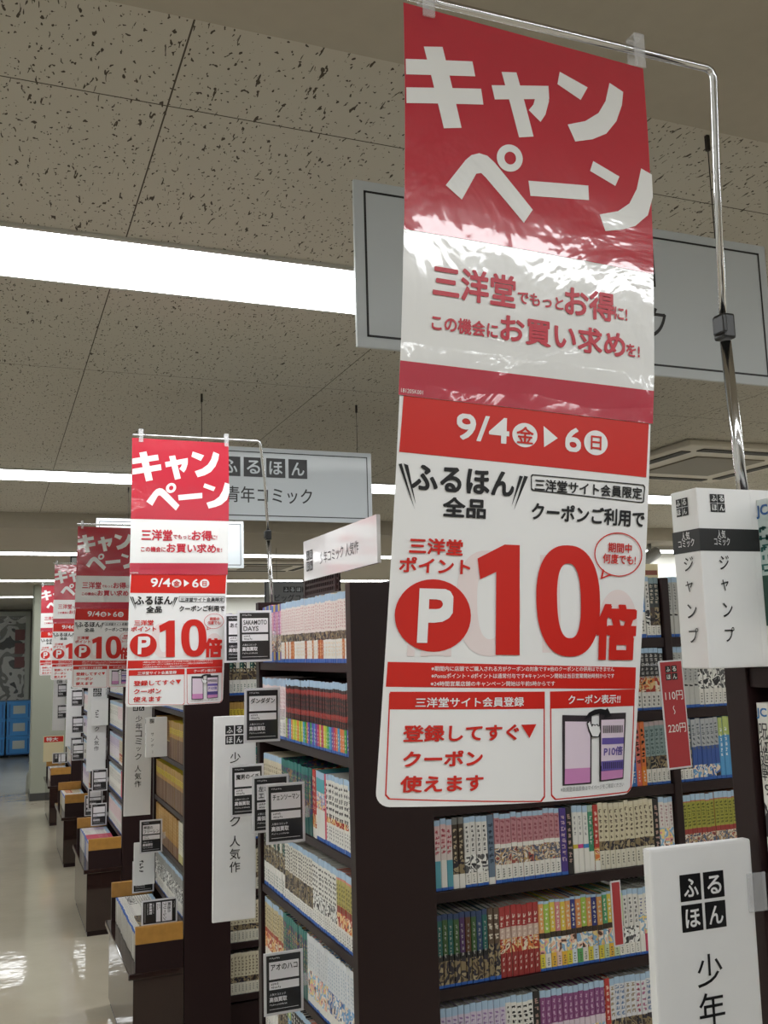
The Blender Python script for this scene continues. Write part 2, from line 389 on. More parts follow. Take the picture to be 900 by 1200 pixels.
ser('mix', 'purple and pink patterned manga', [(.12, 'AA'), (.4, 'BB'), (.3, 'multi'), (.14, 'AA'), (.04, BL)], (.5, .86, 'f0e8ee', 6, .6), None, [{'AA': '5a48a0', 'BB': 'd890b0'}, {'AA': 'd0b84c', 'BB': 'b070a8'}, {'AA': '4878c0', 'BB': 'e0a8b8'}])
ser('pur', 'deep purple manga', [(.6, '5c2a86'), (.25, 'b8c8a8'), (.15, 'warm')], None, None)
ser('whp', 'plain white manga with small title', [(.12, LB), (.6, W), (.22, W), (.06, BL)], (.5, .82, '4a4a4e', 5, .5), (.1, .3, '6a6a6e', 4, .45))
ser('chn', 'white manga with bold black lettering', [(.08, LB), (.52, W), (.08, 'warm'), (.26, W), (.06, BL)], (.4, .9, '161618', 6, .9), (.1, .3, '3a3a3c', 4, .45))
ser('red', 'crimson pink manga', [(.94, 'd04864'), (.06, BL)], (.5, .85, 'f0d8dc', 6, .5), None)
ser('wml', 'white manga with teal and pink art', [(.1, LB), (.2, '5aa8b0'), (.25, 'pastel'), (.4, W), (.05, BL)], (.45, .65, 'c85878', 4, .6), None)
ser('tel', 'dark teal and purple painted manga', [(.12, '2c7a74'), (.6, 'teal'), (.28, '31605c')], (.4, .84, 'c8b478', 6, .5), None)
ser('rdw', 'white manga with brick red stripe', [(.1, LB), (.5, 'd8cdb4'), (.08, 'a83a2c'), (.22, 'warm'), (.1, W)], (.45, .85, '8a7040', 5, .6), None)
ser('yel', 'olive yellow manga with red foot art', [(.1, LB), (.03, 'd89080'), (.35, 'b8ac64'), (.09, 'a03430'), (.19, 'warm'), (.2, W), (.04, BL)], (.46, .84, '6e6830', 6, .75), (.05, .22, '50504c', 4, .45))
ser('wbk', 'white manga with heavy black title', [(.1, LB), (.44, W), (.22, 'bw'), (.19, W), (.05, BL)], (.48, .88, '1c1c1e', 6, .85), (.06, .22, '4a4a4c', 4, .45))
ser('wpc', 'white manga with dark picture band', [(.08, LB), (.42, 'dedad0'), (.3, 'dark'), (.15, W), (.05, BL)], (.52, .9, '2a2a2e', 7, .8), (.06, .18, '5a5a5c', 4, .45))
ser('grn', 'dark green manga with white label', [(.3, 'GG'), (.3, 'dark'), (.34, W), (.06, BL)], (.62, .95, 'e8e0c8', 4, .6), (.1, .3, '2f5a48', 4, .5), [{'GG': '1c5a50'}, {'GG': '24302c'}, {'GG': W}])
ser('aoi', 'white manga with faint blue dotted title', [(.52, 'dfe3e6'), (.3, 'blue'), (.14, W), (.04, BL)], (.52, .92, '9fb0c4', 8, .5), None)
ser('pst', 'white manga with blue and beige figures', [(.5, 'dde0e2'), (.36, 'pastel'), (.1, W), (.04, BL)], (.55, .92, 'a0a8b4', 7, .5), None)
ser('rbr', 'cream manga with red brown picture', [(.09, LB), (.41, 'cdbf98'), (.07, 'a8402c'), (.25, 'warm'), (.14, W), (.04, BL)], (.52, .88, '6a5a34', 5, .65), None)
ser('bkw', 'black and white manga', [(.1, LB), (.35, '222226'), (.3, 'bw'), (.2, W), (.05, BL)], (.55, .88, 'e8e8e4', 5, .7), None)
ser('tan', 'tan manga with plum brown foot', [(.05, 'b89a5c'), (.5, 'b08444'), (.03, 'd8c890'), (.42, '6a4838')], (.5, .92, '7a5428', 6, .5), None)
ser('tay', 'tan manga with yellow label and brown foot', [(.18, 'b08a48'), (.16, 'd0b83c'), (.1, 'b08444'), (.56, '705038')], (.66, .8, '6a5020', 3, .6), None)
ser('gld', 'golden brown manga', [(.7, 'b48a48'), (.3, '7a5a40')], (.4, .9, 'e0c890', 6, .4), None)
ser('big', 'large white and yellow book', [(.1, 'd8d4c0'), (.7, 'dcd8c4'), (.2, 'b8b070')], (.3, .85, '5a5440', 6, .3), None, th=.03, h=.178)
ser('lil', 'white manga with lilac title', [(.12, LB), (.3, 'd0c4d8'), (.4, 'e0d8e0'), (.14, W), (.04, BL)], (.5, .86, '9878b0', 6, .6), (.06, .18, '5a5a5c', 4, .45))
# run shelves
ser('nvy', 'navy blue book', [(.5, '2a3070'), (.25, 'blue'), (.2, '2f3c84'), (.05, BL)], None, None, [{}], th=.019)
ser('blu', 'bright blue manga with white foot', [(.08, 'a8c8e0'), (.5, '3c84c8'), (.36, W), (.06, BL)], (.45, .85, 'e8eef4', 6, .6), (.1, .3, '3a3a3c', 4, .4), th=.019)
ser('gry', 'light grey manga with black number dot', [(.09, LB), (.5, 'b9bab8'), (.36, 'c2c2be'), (.05, BL)], (.45, .9, '6e7072', 9, .45), (.34, .41, '161618', 1, .9), th=.018)
ser('bkt', 'half black manga with picture foot', [(.08, LB), (.38, '2c2c2e'), (.25, 'warm'), (.25, W), (.04, BL)], (.5, .92, 'b0aeaa', 6, .8), (.07, .24, '50504c', 3, .5))
ser('gwd', 'grey manga with monochrome art', [(.1, LB), (.2, 'a9a9a6'), (.4, 'bw'), (.26, W), (.04, BL)], (.72, .9, '4a4a4c', 4, .7), (.07, .24, '50504c', 4, .5))
ser('org', 'orange manga with white foot', [(.7, 'CC'), (.3, 'DD')], (.35, .92, '241c18', 6, .8), (.06, .25, 'f4ece0', 4, .45), [{'CC': 'e07840', 'DD': 'e88830'}, {'CC': 'e0786c', 'DD': 'e87058'}, {'CC': '3878c0', 'DD': '3470b8'}])
ser('gtl', 'grey teal manga with dark picture foot', [(.07, 'c0b0b0'), (.48, '8fa4a4'), (.2, 'dark'), (.21, W), (.04, BL)], (.48, .9, '4a6464', 6, .7), (.06, .2, '50504c', 4, .45))
ser('gbl', 'grey manga with blue and black foot art', [(.45, 'b4b8bc'), (.3, '3858a0'), (.2, 'blue'), (.05, BL)], (.5, .95, '5a6068', 6, .6), None)
ser('sky', 'sky blue manga', [(.3, 'b8c878'), (.65, '58a0d4'), (.05, BL)], (.35, .85, 'e8f0f4', 6, .5), None)
ser('gdk', 'grey green dark manga', [(.1, '8aa0a8'), (.4, '3c4444'), (.3, 'dark'), (.16, W), (.04, BL)], (.55, .9, 'c8c0b0', 5, .7), (.06, .18, '50504c', 4, .4))
ser('pnk', 'white manga with pink lettering', [(.08, LB), (.3, 'e0c0c0'), (.2, 'dcd0cc'), (.38, 'XX'), (.04, BL)], (.5, .88, 'b84858', 5, .75), None, [{'XX': W}, {'XX': '5aa0b0'}])
ser('brn', 'dark brown manga', [(.1, '7a7a78'), (.5, '3c3028'), (.2, 'dark'), (.2, W)], (.4, .86, 'c8b898', 6, .6), None)
ser('wtt', 'white manga with grey art foot', [(.08, LB), (.47, 'e0deda'), (.25, 'bw'), (.16, W), (.04, BL)], (.5, .9, '2c2c30', 6, .45), (.06, .18, '50504c', 4, .4))
ser('bgy', 'blue grey book with number', [(.9, '66788c'), (.1, W)], (.3, .9, '2c3c50', 7, .8), None, th=.02)
ser('mve', 'white manga with mauve pink title', [(.07, LB), (.37, 'c08890'), (.06, W), (.24, 'multi'), (.21, W), (.05, BL)], (.58, .92, '9a5460', 5, .7), (.07, .22, '50504c', 4, .45))
ser('vio', 'violet book', [(.95, '4a3484'), (.05, BL)], (.2, .92, 'c8b0c0', 8, .7), None, th=.02)
ser('blk', 'black book with red lettering', [(1, '211f22')], (.15, .92, 'b89a90', 8, .7), None, th=.02)
ser('wyl', 'slim white manga with coloured number', [(.1, LB), (.48, 'e2e2de'), (.06, 'NN'), (.36, W)], (.55, .86, '8a8c90', 4, .4), None, [{'NN': 'd0b840'}, {'NN': 'c83c90'}, {'NN': '3c84c8'}])
ser('gre', 'green manga', [(.1, 'a8c0b0'), (.6, '3c8a68'), (.3, W)], (.4, .86, 'e8f0e8', 6, .6), None)
ser('rdd', 'red manga', [(.65, 'b83a34'), (.2, 'warm'), (.15, W)], (.4, .92, 'f0d8c8', 6, .6), None)
ser('crm', 'cream manga with dark title', [(.06, 'd8d0b8'), (.5, 'd5ccb0'), (.14, 'wb'), (.3, 'd8d4c4')] if 0 else [(.06, 'd8d0b8'), (.52, 'd5ccb0'), (.14, 'dark'), (.28, 'd8d4c4')], (.46, .92, '5a4a3c', 6, .6), (.06, .24, '5a5a50', 4, .4))
ser('wpk', 'white manga with pale pink art', [(.08, LB), (.4, 'e0d8d4'), (.3, 'pastel'), (.18, W), (.04, BL)], (.55, .9, 'a87880', 6, .5), None)
ser('lav', 'lavender striped manga', [(.1, LB), (.38, '9a74a4'), (.3, 'pastel'), (.18, W), (.04, BL)], (.55, .86, '5c3c74', 6, .7), None)
ser('ygr', 'yellow green manga with red band', [(.1, LB), (.02, 'b87858'), (.42, 'a3a244'), (.08, '9c3c38'), (.22, 'multi'), (.16, W)], (.5, .86, '5e6020', 7, .8), None)
ser('drk', 'dark manga with coloured spine picture', [(.08, '34466c'), (.48, 'CC'), (.08, '1c1c20'), (.32, 'dark'), (.04, BL)], (.4, .86, 'b0b0ac', 6, .4), None, [{'CC': x} for x in ('2c4468', '3c5c34', '6a4030', '5c3c28', '24605c', '4c2c5c')])
ser('bei', 'dark manga with pale lettering', [(.5, '5c4a3c'), (.45, 'dark'), (.05, BL)], (.55, .95, 'e8e0d0', 3, .8), None)
ser('rst', 'red manga with white wavy title', [(.3, 'a83838'), (.16, 'd0b4a8'), (.2, 'warm'), (.34, '942c2e')], (.45, .9, 'e8d8cc', 5, .6), (.08, .3, 'e8d8cc', 3, .35))
ser('pas', 'bright manga with cartoon faces', [(.04, LB), (.42, 'CC'), (.08, '3a2c24'), (.22, 'pastel'), (.2, 'DD'), (.04, BL)], (.58, .92, 'f0f0e0', 5, .5), (.06, .2, '5a5a50', 4, .5),
    [{'CC': a, 'DD': b} for a, b in (('58a878', 'c8d8b0'), ('d88c90', 'e8c8c0'), ('e0c850', 'e8b840'), ('d8a0a8', 'd4e0e4'), ('e8a868', 'e0d048'), ('a8c858', 'e8e4dc'), ('343c84', 'd8e4ec'), ('e0945c', '5ca864'))])
ser('wmt', 'white manga with coloured figures', [(.1, LB), (.3, W), (.3, 'pastel'), (.26, 'DD'), (.04, BL)], (.6, .86, '6a70a0', 5, .6), None, [{'DD': W}, {'DD': 'c84868'}, {'DD': W}])
ser('prp', 'purple manga with blond faces', [(.1, LB), (.38, '8a4c80'), (.12, 'd8c8d4'), (.2, 'pastel'), (.16, W), (.04, BL)], (.54, .88, 'c8a8c4', 4, .5), None)
ser('wbl', 'white manga with vertical lettering', [(.1, LB), (.5, 'dcdce0'), (.26, 'dark'), (.1, W), (.04, BL)], (.44, .9, 'CC', 6, .8), None, [{'CC': x} for x in ('5c7ca8', 'c07ca0', 'a09078', 'c05c7c')])

BOOKS = []      # pending books: (series, variant, location, rotation, scale, row phrase, ordinal phrase)
def fill(x0, x1, place, seq, where, fromword):
    """lay series along a row, starting at the visible end; place(s) -> location for distance s from that end"""
    R = random.Random(hash_(where)); s = 0; L = x1-x0; cnt = {}
    for key, n in seq:
        S = SER[key]
        for k in range(n):
            t = S['th']*R.uniform(.94, 1.06)
            if s + t > L: return
            loc, rz = place(s + t/2 + .0002); j = R.uniform(0, .0025); loc = (loc[0]+(j if rz else 0), loc[1]+(0 if rz else j), loc[2])
            cnt[key] = cnt.get(key, 0) + 1
            BOOKS.append(dict(S=S, key=key, v=(k if len(S['me']) < 4 else R.randrange(len(S['me']))) % len(S['me']), loc=loc, rz=rz, sc=(t/S['th']-.012, 1, R.uniform(.975, 1.0)), where=where, n=cnt[key], frm=fromword))
            s += t
def hash_(s): return sum((i+1)*ord(c) for i, c in enumerate(s))
def end_row(i, r, seq, where):
    a, b = yn(i)+.037, yn(i)+.863; z = EROWS[r]+.001
    fill(0, b-a, lambda s: ((FX+.008, a+s, z), -math.pi/2), seq, where, 'near panel')
def run_row(i, r, bay, seq, where, right=False):
    a = RX + (.028, .835)[bay]; b = RX + (.805, 1.618)[bay]; y = yn(i)+.15; z = RROWS[r]+.001
    fill(0, b-a, (lambda s: ((b-s, y, z), 0)) if right else (lambda s: ((a+s, y, z), 0)), seq, where, 'upright' if right or bay else 'end panel')
N1 = 'of the aisle end unit'
end_row(1, 0, [('sak', 36), ('mix', 16)], 'top shelf '+N1)
end_row(1, 1, [('dan', 34), ('pkw', 18)], 'second shelf '+N1)
end_row(1, 2, [('pur', 1), ('whp', 1), ('chn', 10), ('red', 1), ('wml', 4), ('rdd', 2), ('tel', 18), ('rdw', 14)], 'third shelf '+N1)
end_row(1, 3, [('yel', 8), ('wbk', 12), ('wpc', 16), ('grn', 14)], 'fourth shelf '+N1)
end_row(1, 4, [('bkw', 1), ('aoi', 12), ('pst', 10), ('tel', 14), ('rbr', 14)], 'fifth shelf '+N1)
end_row(1, 5, [('whp', 10), ('wbk', 10), ('yel', 3), ('bkw', 10), ('sky', 2), ('grn', 6), ('whp', 9)], 'lowest shelf '+N1)
for r in range(6):
    end_row(2, r, [[('tel', 6), ('pkw', 44)], [('pkw', 50)], [('tay', 24), ('tan', 26)], [('tay', 50)], [('gwd', 2), ('big', 4), ('gld', 44)], [('gwd', 50)]][r], 'shelf of the second end unit, row %d' % r)
    for i in (3, 4, 5): end_row(i, r, [[('lil', 20), ('pkw', 30)], [('whp', 25), ('lil', 25)], [('pkw', 20), ('whp', 30)], [('whp', 4), ('rdw', 10), ('lil', 36)], [('gre', 3), ('red', 5), ('whp', 42)], [('pkw', 50)]][(r+i) % 6 if i > 3 else r], 'end unit %d row %d' % (i, r))
MR = 'of the long bookcase'
run_row(1, 0, 0, [('gdk', 2), ('wtt', 1), ('blu', 2), ('nvy', 2), ('gbl', 2), ('whp', 38)], 'top left shelf '+MR, True)
run_row(1, 0, 1, [('gry', 12), ('whp', 30)], 'top right shelf '+MR)
run_row(1, 1, 0, [('bkt', 9), ('gwd', 40)], 'second left shelf '+MR, True)
run_row(1, 1, 1, [('gry', 5), ('gwd', 14), ('wtt', 26)], 'second right shelf '+MR)
run_row(1, 2, 0, [('gtl', 5), ('org', 3), ('gbl', 40)], 'third left shelf '+MR, True)
run_row(1, 2, 1, [('gdk', 3), ('gbl', 6), ('sky', 4), ('gbl', 30)], 'third right shelf '+MR)
run_row(1, 3, 0, [('gdk', 1), ('pnk', 4), ('brn', 2), ('wtt', 4), ('bgy', 1), ('mve', 12), ('vio', 1), ('blk', 1), ('wyl', 3), ('gre', 1), ('rdd', 1), ('crm', 11), ('blk', 1), ('wpk', 5), ('lav', 6)], 'fourth left shelf '+MR)
run_row(1, 3, 1, [('ygr', 14), ('rdd', 1), ('crm', 20)], 'fourth right shelf '+MR)
run_row(1, 4, 0, [('drk', 11), ('bei', 2), ('rst', 7), ('pas', 16), ('wtt', 3), ('wmt', 10)], 'fifth shelf '+MR)
run_row(1, 5, 0, [('lil', 13), ('wtt', 1), ('wbk', 4), ('blk', 1), ('prp', 12), ('rdd', 1), ('wbl', 18)], 'lowest visible shelf '+MR)
run_row(1, 4, 1, [('wmt', 45)], 'fifth right shelf '+MR); run_row(1, 5, 1, [('wbl', 45)], 'low right shelf '+MR)
for i in (2,):
    for r in range(8): run_row(i, r, 0, [[('mix', 46)], [('grn', 30)], [('tay', 46)], [('tel', 46)], [('mve', 46)], [('crm', 46)], [('crm', 46)], [('crm', 46)]][r], 'row %d of bookcase %d' % (r, i))
# rank by size in view; skip ones hidden by the near banner, cards and sign
HID = [(470, 0, 757, 480), (452, 470, 745, 935), (755, 985, 890, 1200), (279, 715, 320, 777), (250, 720, 280, 777), (286, 805, 330, 870), (270, 893, 309, 957), (295, 905, 340, 975),
       (312, 914, 360, 990), (309, 1108, 358, 1190), (792, 575, 900, 790), (776, 778, 813, 898), (411, 683, 512, 1200), (852, 790, 900, 1200), (161, 515, 271, 825), (248, 840, 300, 1080), (213, 825, 262, 1200), (163, 960, 190, 1000), (155, 1007, 181, 1046), (0, 500, 130, 1000)]
for b in BOOKS:
    b['score'] = 0
    p = Vector(b['loc'])
    for zz in (.04, .09, .15):
        q = pix(p+Vector((0, 0, zz)))
        if q and 0 < q[0] < 900 and 0 < q[1] < 1200 and not any(h[0] < q[0] < h[2] and h[1] < q[1] < h[3] for h in HID): b['score'] += 1/q[2]
vis = sorted([b for b in BOOKS if b['score'] > 0], key=lambda b: -b['score'])
ONE = set(id(b) for b in vis[:286])
def ordw(n):
    a = 'zeroth first second third fourth fifth sixth seventh eighth ninth tenth eleventh twelfth thirteenth fourteenth fifteenth sixteenth seventeenth eighteenth nineteenth'.split()
    if n < 20: return a[n]
    t = {2: ('twenty', 'twentieth'), 3: ('thirty', 'thirtieth'), 4: ('forty', 'fortieth')}[n//10]
    return t[1] if n % 10 == 0 else t[0]+'-'+a[n % 10]
stuff = MB()
cover_tot = {}
for b in BOOKS: cover_tot[(b['where'], b['key'])] = max(cover_tot.get((b['where'], b['key']), 0), b['n'])
for b in BOOKS:
    me = b['S']['me'][b['v']]
    if id(b) in ONE:
        o = link('comic_book', me, None, b['loc']); o.rotation_euler.z = b['rz']; o.scale = b['sc']
        one = cover_tot[(b['where'], b['key'])] == 1
        wq = b['where'].replace(' shelf of the', ' shelf,').replace('aisle end unit', 'aisle end').replace('long bookcase', 'long case')
        lb = ('only %s, %s' % (b['S']['look'], wq)) if one else '%s %s from %s, %s' % (ordw(b['n']), b['S']['look'], b['frm'], b['where'].replace(' shelf of the', ' shelf,').replace('aisle end unit', 'aisle end').replace('long bookcase', 'long case'))
        tag(o, lb, 'book', 'manga on the '+b['where'])
    else:
        T = Matrix.Translation(b['loc']) @ Matrix.Rotation(b['rz'], 4, 'Z') @ Matrix.Diagonal((*b['sc'], 1))
        off = len(stuff.v); stuff.v += [tuple(T @ v.co) for v in me.vertices]
        for p in me.polygons:
            stuff.use(me.materials[p.material_index]); stuff.f.append([off+k for k in p.vertices]); stuff.mi.append(stuff.m)
# books standing spine-up in the display boxes (top row of each box)
def box_books(i, keys, n, x_off=.16):
    y = yn(i)+.026; R = random.Random(i)
    for k in range(n):
        S = SER[keys[k*len(keys)//n]]; me = S['me'][k % len(S['me'])]
        # local z (height) -> +X reversed so the foot band faces the aisle; local y (depth) -> -Z
        T = Matrix.Translation((FX-.186+R.uniform(0, .004), y+S['th']/2, .398+.1125)) @ Matrix(((0, 0, 1, 0), (-1, 0, 0, 0), (0, -1, 0, 0), (0, 0, 0, 1)))
        if y + S['th'] > yn(i)+.872: break
        off = len(stuff.v); stuff.v += [tuple(T @ v.co) for v in me.vertices]
        for p in me.polygons:
            stuff.use(me.materials[p.material_index]); stuff.f.append([off+q for q in p.vertices]); stuff.mi.append(stuff.m)
        y += S['th']+.0006
box_books(1, ['wbk', 'whp'], 52); box_books(2, ['wbk', 'wpc', 'whp', 'wbk'], 52); box_books(3, ['pkw', 'lil', 'red', 'whp', 'lil'], 52); box_books(4, ['rbr', 'whp', 'rbr'], 52); box_books(5, ['whp', 'rst', 'whp'], 52)
tag(stuff.build('comic_books'), 'remaining rows of manga filling the farther shelves and display boxes', 'books', kind='stuff')

# books of the nearest unit, large enough to show cover, pages and lettering
def near_book(y, z, h, label, bands, text, th=.0172, lean=0):
    t = thing('comic_book', label, 'book', (FX+.006, y, z+.001), 'manga on the nearest shelf unit'); t.rotation_euler = (lean, 0, -math.pi/2)
    me = book_mesh('cover', [(f, I(k)) for f, k in bands], th=th, h=h, simple=True, pages=False); c = link('cover', me, t)
    m = MB().use(PAGES); m.box(-th/2+.0006, th/2-.0006, .0012, BD-.003, .0003, h-.003); m.build('page_block', t)
    for nm, s, col, z0, z1, wf, b in text:
        m = MB().use(ink(col)); V = bold2d(s, b, 4) if s else glyphs(5, 3)
        m.flat(V, (-th*wf/2, -.0004, z0*h), XA, ZA, th*wf, (z1-z0)*h); m.build(nm, c)
ya = yn(0)+.865
jj = [(.1, W), (.45, W), (.24, 'bw'), (.16, W), (.05, BL)]
for k, (n, lb) in enumerate((('9', 'white manga with black brush title and number nine'), ('10', 'white manga with number ten, right of the number nine'), ('11', 'white manga with number eleven beside the right picture edge'), ('12', 'white manga with number twelve past the picture edge'))):
    near_book(ya-.0135-k*.0186, EROWS[1], .182, lb, jj, [('title_lettering', '呪\n術\n廻\n戦', '2e2e30', .54, .88, .78, .006), ('volume_number', n, '2e2e30', .455, .52, .5 if len(n) < 2 else .8, 0), ('author_lettering', '芥\n見\n下\n々', '2e2e30', .075, .2, .38, .004), ('logo_lettering', 'JC', '2f74b4', .905, .97, .85, .03)], th=.018)
# lower shelf rows of the same unit just inside the frame
for k in range(4):
    near_book(ya-.012-k*.018, EROWS[2], .178, '%s monochrome manga from the far panel, third shelf of nearest unit' % ordw(k+1), jj, [('title_lettering', None, '2e2e30', .54, .88, .78, .006)], th=.0174)
for k in range(4):
    near_book(yn(0)+.826-k*.0205, EROWS[0], .184, ['pale green manga touching the white divider box', 'second pale green manga, right of the divider box', 'third pale green manga past the divider box', 'fourth pale green manga past the divider box'][k],
              [(.1, 'd4dcdc'), (.36, 'c3d2d0'), (.3, '22463c'), (.24, W)], [('logo_lettering', 'JC', '2f62a4', .885, .965, .9, .03), ('title_lettering', None, '2c6a64', .56, .86, .8, 0)], th=.019)

# ================================================================== BANNERS
BW, BHT = .303, .824
SEAM = .515
def prof(u, v):
    a = max(0, v-.45)/.55
    return .055*a**1.3 - .026*a*a*(1-(2*u-1)**2) - .0095*math.sin(math.pi*min(1, v/.5))*(1-.3*(2*u-1)**2)
def homog(P, Q):
    import numpy as np
    A = []; b = []
    for (x, y), (u, v) in zip(P, Q):
        A += [[x, y, 1, 0, 0, 0, -u*x, -u*y], [0, 0, 0, x, y, 1, -v*x, -v*y]]; b += [u, v]
    h = list(np.linalg.solve(np.array(A, float), np.array(b, float))) + [1]
    def f(x, y):
        w = h[6]*x + h[7]*y + 1
        return (h[0]*x+h[1]*y+h[2])/w, (h[3]*x+h[4]*y+h[5])/w
    return f
HU = homog([(63, 8), (609, 130), (55, 908), (624, 962)], [(0, 0), (1, 0), (0, SEAM), (1, SEAM)])
HL = homog([(66, 62), (736, 114), (12, 1143), (690, 1122)], [(0.0, SEAM), (1.0, SEAM), (0, 1), (1, 1)])
class Decal:
    """flat artwork in poster coordinates, refined and laid onto the curved sheet"""
    def __init__(s, layer): s.bm = bmesh.new(); s.layer = layer
    def poly(s, pts, H=None):
        q = [s.bm.verts.new((a, b, 0)) for a, b in ((H(*p) if H else p) for p in pts)]
        s.bm.faces.new(q); return s
    def raw(s, V, Fc):
        q = [s.bm.verts.new((p[0], p[1], p[2] if len(p) > 2 else 0)) for p in V]
        for f in Fc:
            try: s.bm.faces.new([q[k] for k in f])
            except ValueError: pass
    def ring(s, outer, inner, H):
        n = len(outer); V = [H(*p) for p in outer] + [H(*p) for p in inner]
        s.raw(V, [[k, (k+1) % n, n+(k+1) % n, n+k] for k in range(n)])
    def text(s, t, l, r, h, H, bold=.02):
        """l, r: pixel mid-left and mid-right of the line, h: pixel height"""
        a = H(*l); b = H(*r); c0 = H((l[0]+r[0])/2, (l[1]+r[1])/2-h/2); c1 = H((l[0]+r[0])/2, (l[1]+r[1])/2+h/2)
        V, Fc, _ = bold2d(t, bold, 4); hh = c1[1]-c0[1]
        s.raw([(a[0]+p[0]*(b[0]-a[0]), (a[1]+b[1])/2 + hh*(.5-p[1]), p[2] if len(p) > 2 else 0) for p in V], Fc)
    def build(s, name, mtl, parent, maxl=.03):
        bm = s.bm
        for v in bm.verts: v.co = Vector((v.co.x*BW, v.co.y*BHT, v.co.z*4e-5))
        bm.normal_update()
        bmesh.ops.triangulate(bm, faces=bm.faces[:])
        for _ in range(6):
            es = [e for e in bm.edges if e.calc_length() > maxl]
            if not es: break
            bmesh.ops.subdivide_edges(bm, edges=es, cuts=1); bm.normal_update(); bmesh.ops.triangulate(bm, faces=bm.faces[:])
        bm.verts.index_update(); V = []
        for v in bm.verts:
            u, w = v.co.x/BW, v.co.y/BHT
            V.append((v.co.x - .007*max(0, w-.1), prof(u, w) - .0005*s.layer - v.co.z, -v.co.y))
        m = MB().use(mtl); m.add(V, [[v.index for v in f.verts] for f in bm.faces]); bm.free()
        return m.build(name, parent)
def ell(cx, cy, rx, ry, n=40, p=2.0, rot=0):
    o = []
    for k in range(n):
        a = 2*math.pi*k/n; c, s_ = math.cos(a), math.sin(a)
        o.append((cx+rx*math.copysign(abs(c)**(2/p), c), cy+ry*math.copysign(abs(s_)**(2/p), s_)))
    return o
def wrinkled(name, c, rough=.2):
    m = bpy.data.materials.new(name); m.use_nodes = True; N, L = nodes(m); b = N['Principled BSDF']
    b.inputs['Base Color'].default_value = lin(c); b.inputs['Roughness'].default_value = rough; b.inputs['Specular IOR Level'].default_value = .5
    b.inputs['Coat Weight'].default_value = 1; b.inputs['Coat Roughness'].default_value = .05; b.inputs['Coat IOR'].default_value = 1.62
    tc = N.new('ShaderNodeTexCoord')
    n1 = N.new('ShaderNodeTexNoise'); n1.inputs['Scale'].default_value = 7; n1.inputs['Detail'].default_value = 4; n1.inputs['Distortion'].default_value = .8
    L.new(tc.outputs['Object'], n1.inputs['Vector'])
    bp = N.new('ShaderNodeBump'); bp.inputs['Strength'].default_value = .32; bp.inputs['Distance'].default_value = .011
    L.new(n1.outputs['Fac'], bp.inputs['Height']); L.new(bp.outputs['Normal'], b.inputs['Normal']); L.new(bp.outputs['Normal'], b.inputs['Coat Normal'])
    return m
GU_R, GU_W, GU_B = wrinkled('laminated_crimson', 'bd2f40'), wrinkled('laminated_white', 'efefee'), wrinkled('laminated_crimson_band', 'c23e50')
LO_W, LO_R, LO_K = mat('poster_paper', 'f0f0f0', .4), mat('poster_red_ink', 'd0281f', .4), mat('poster_black_ink', '1d1d1f', .4)
GH = mat('show_through_ink', 'ecdedd', .45); GK = mat('phone_dark_ink', '3a3438', .4); GPK = mat('phone_screen_ink', 'e6d5e4', .4); GVI = mat('phone_violet_ink', '6a5aa8', .4); GPK2 = mat('phone_pink_ink', 'd08cc0', .4); GGR = mat('poster_grey_ink', '8a8a8c', .4)

ban = thing('campaign_banner', 'large nearest campaign banner hanging in front of the grey sign', 'banner', (.381, .85, 2.372), 'campaign banners')
# upper poster
d = Decal(0); d.poly([(0, 0), (1, 0), (1, SEAM), (0, SEAM)]); up_s = d.build('upper_poster', GU_W, ban)
d = Decal(1); d.poly([(0, 0), (1, 0)] + [HU(622, 622)[::1] and (1, HU(622, 622)[1]), (0, HU(60, 540)[1])]); d.build('red_field', GU_R, up_s)
d = Decal(1); d.poly([(0, HU(57, 833)[1]), (1, HU(621, 888)[1]), (1, SEAM), (0, SEAM)]); d.build('red_band', GU_B, up_s)
d = Decal(2)
for P in ([(105, 113), (147, 111), (184, 303), (145, 306)], [(64, 145), (213, 142), (218, 178), (64, 182)], [(64, 213), (230, 207), (234, 245), (64, 250)],
          [(278, 163), (312, 162), (345, 315), (312, 319)], [(254, 197), (384, 190), (384, 222), (260, 231)], [(350, 206), (384, 190), (383, 228), (374, 260), (362, 279), (336, 252), (347, 238), (352, 222)],
          [(412, 153), (475, 187), (457, 219), (405, 184)], [(527, 172), (558, 192), (553, 225), (538, 265), (513, 297), (480, 313), (440, 321), (424, 281), (465, 270), (497, 248), (515, 218)],
          [(331, 420), (467, 424), (468, 458), (335, 455)], [(480, 365), (540, 398), (530, 421), (472, 389)],
          [(592, 375), (617, 388), (618, 440), (605, 485), (575, 512), (545, 522), (505, 528), (492, 490), (535, 480), (562, 460), (580, 425)],
          [(148, 438), (192, 378), (205, 366), (222, 361), (240, 366), (256, 381), (340, 487), (320, 518), (236, 417), (226, 407), (215, 409), (183, 470)]): d.poly(P, HU)
d.ring(ell(290, 369, 29, 32), ell(291, 369, 13, 15), HU); d.build('headline_lettering', GU_W, up_s)
d = Decal(2)
for a in (('三洋堂', (122, 658), (303, 671), 72), ('でもっと', (308, 688), (410, 697), 27), ('お得', (414, 692), (526, 702), 64), ('に!', (527, 714), (556, 718), 28),
          ('この機会に', (121, 750), (266, 761), 34), ('お買い求め', (272, 757), (552, 786), 58), ('を!', (555, 797), (586, 800), 28)): d.text(*a, HU, .028)
d.build('slogan_lettering', mat('slogan_crimson_ink', 'c43444', .35), up_s)
d = Decal(2); d.text('181205K001', (60, 899), (108, 902), 9, HU, 0); d.text('有効期間終了', (590, 930), (620, 934), 7, HU, 0) if 0 else None
d.build('code_lettering', GU_W, up_s)
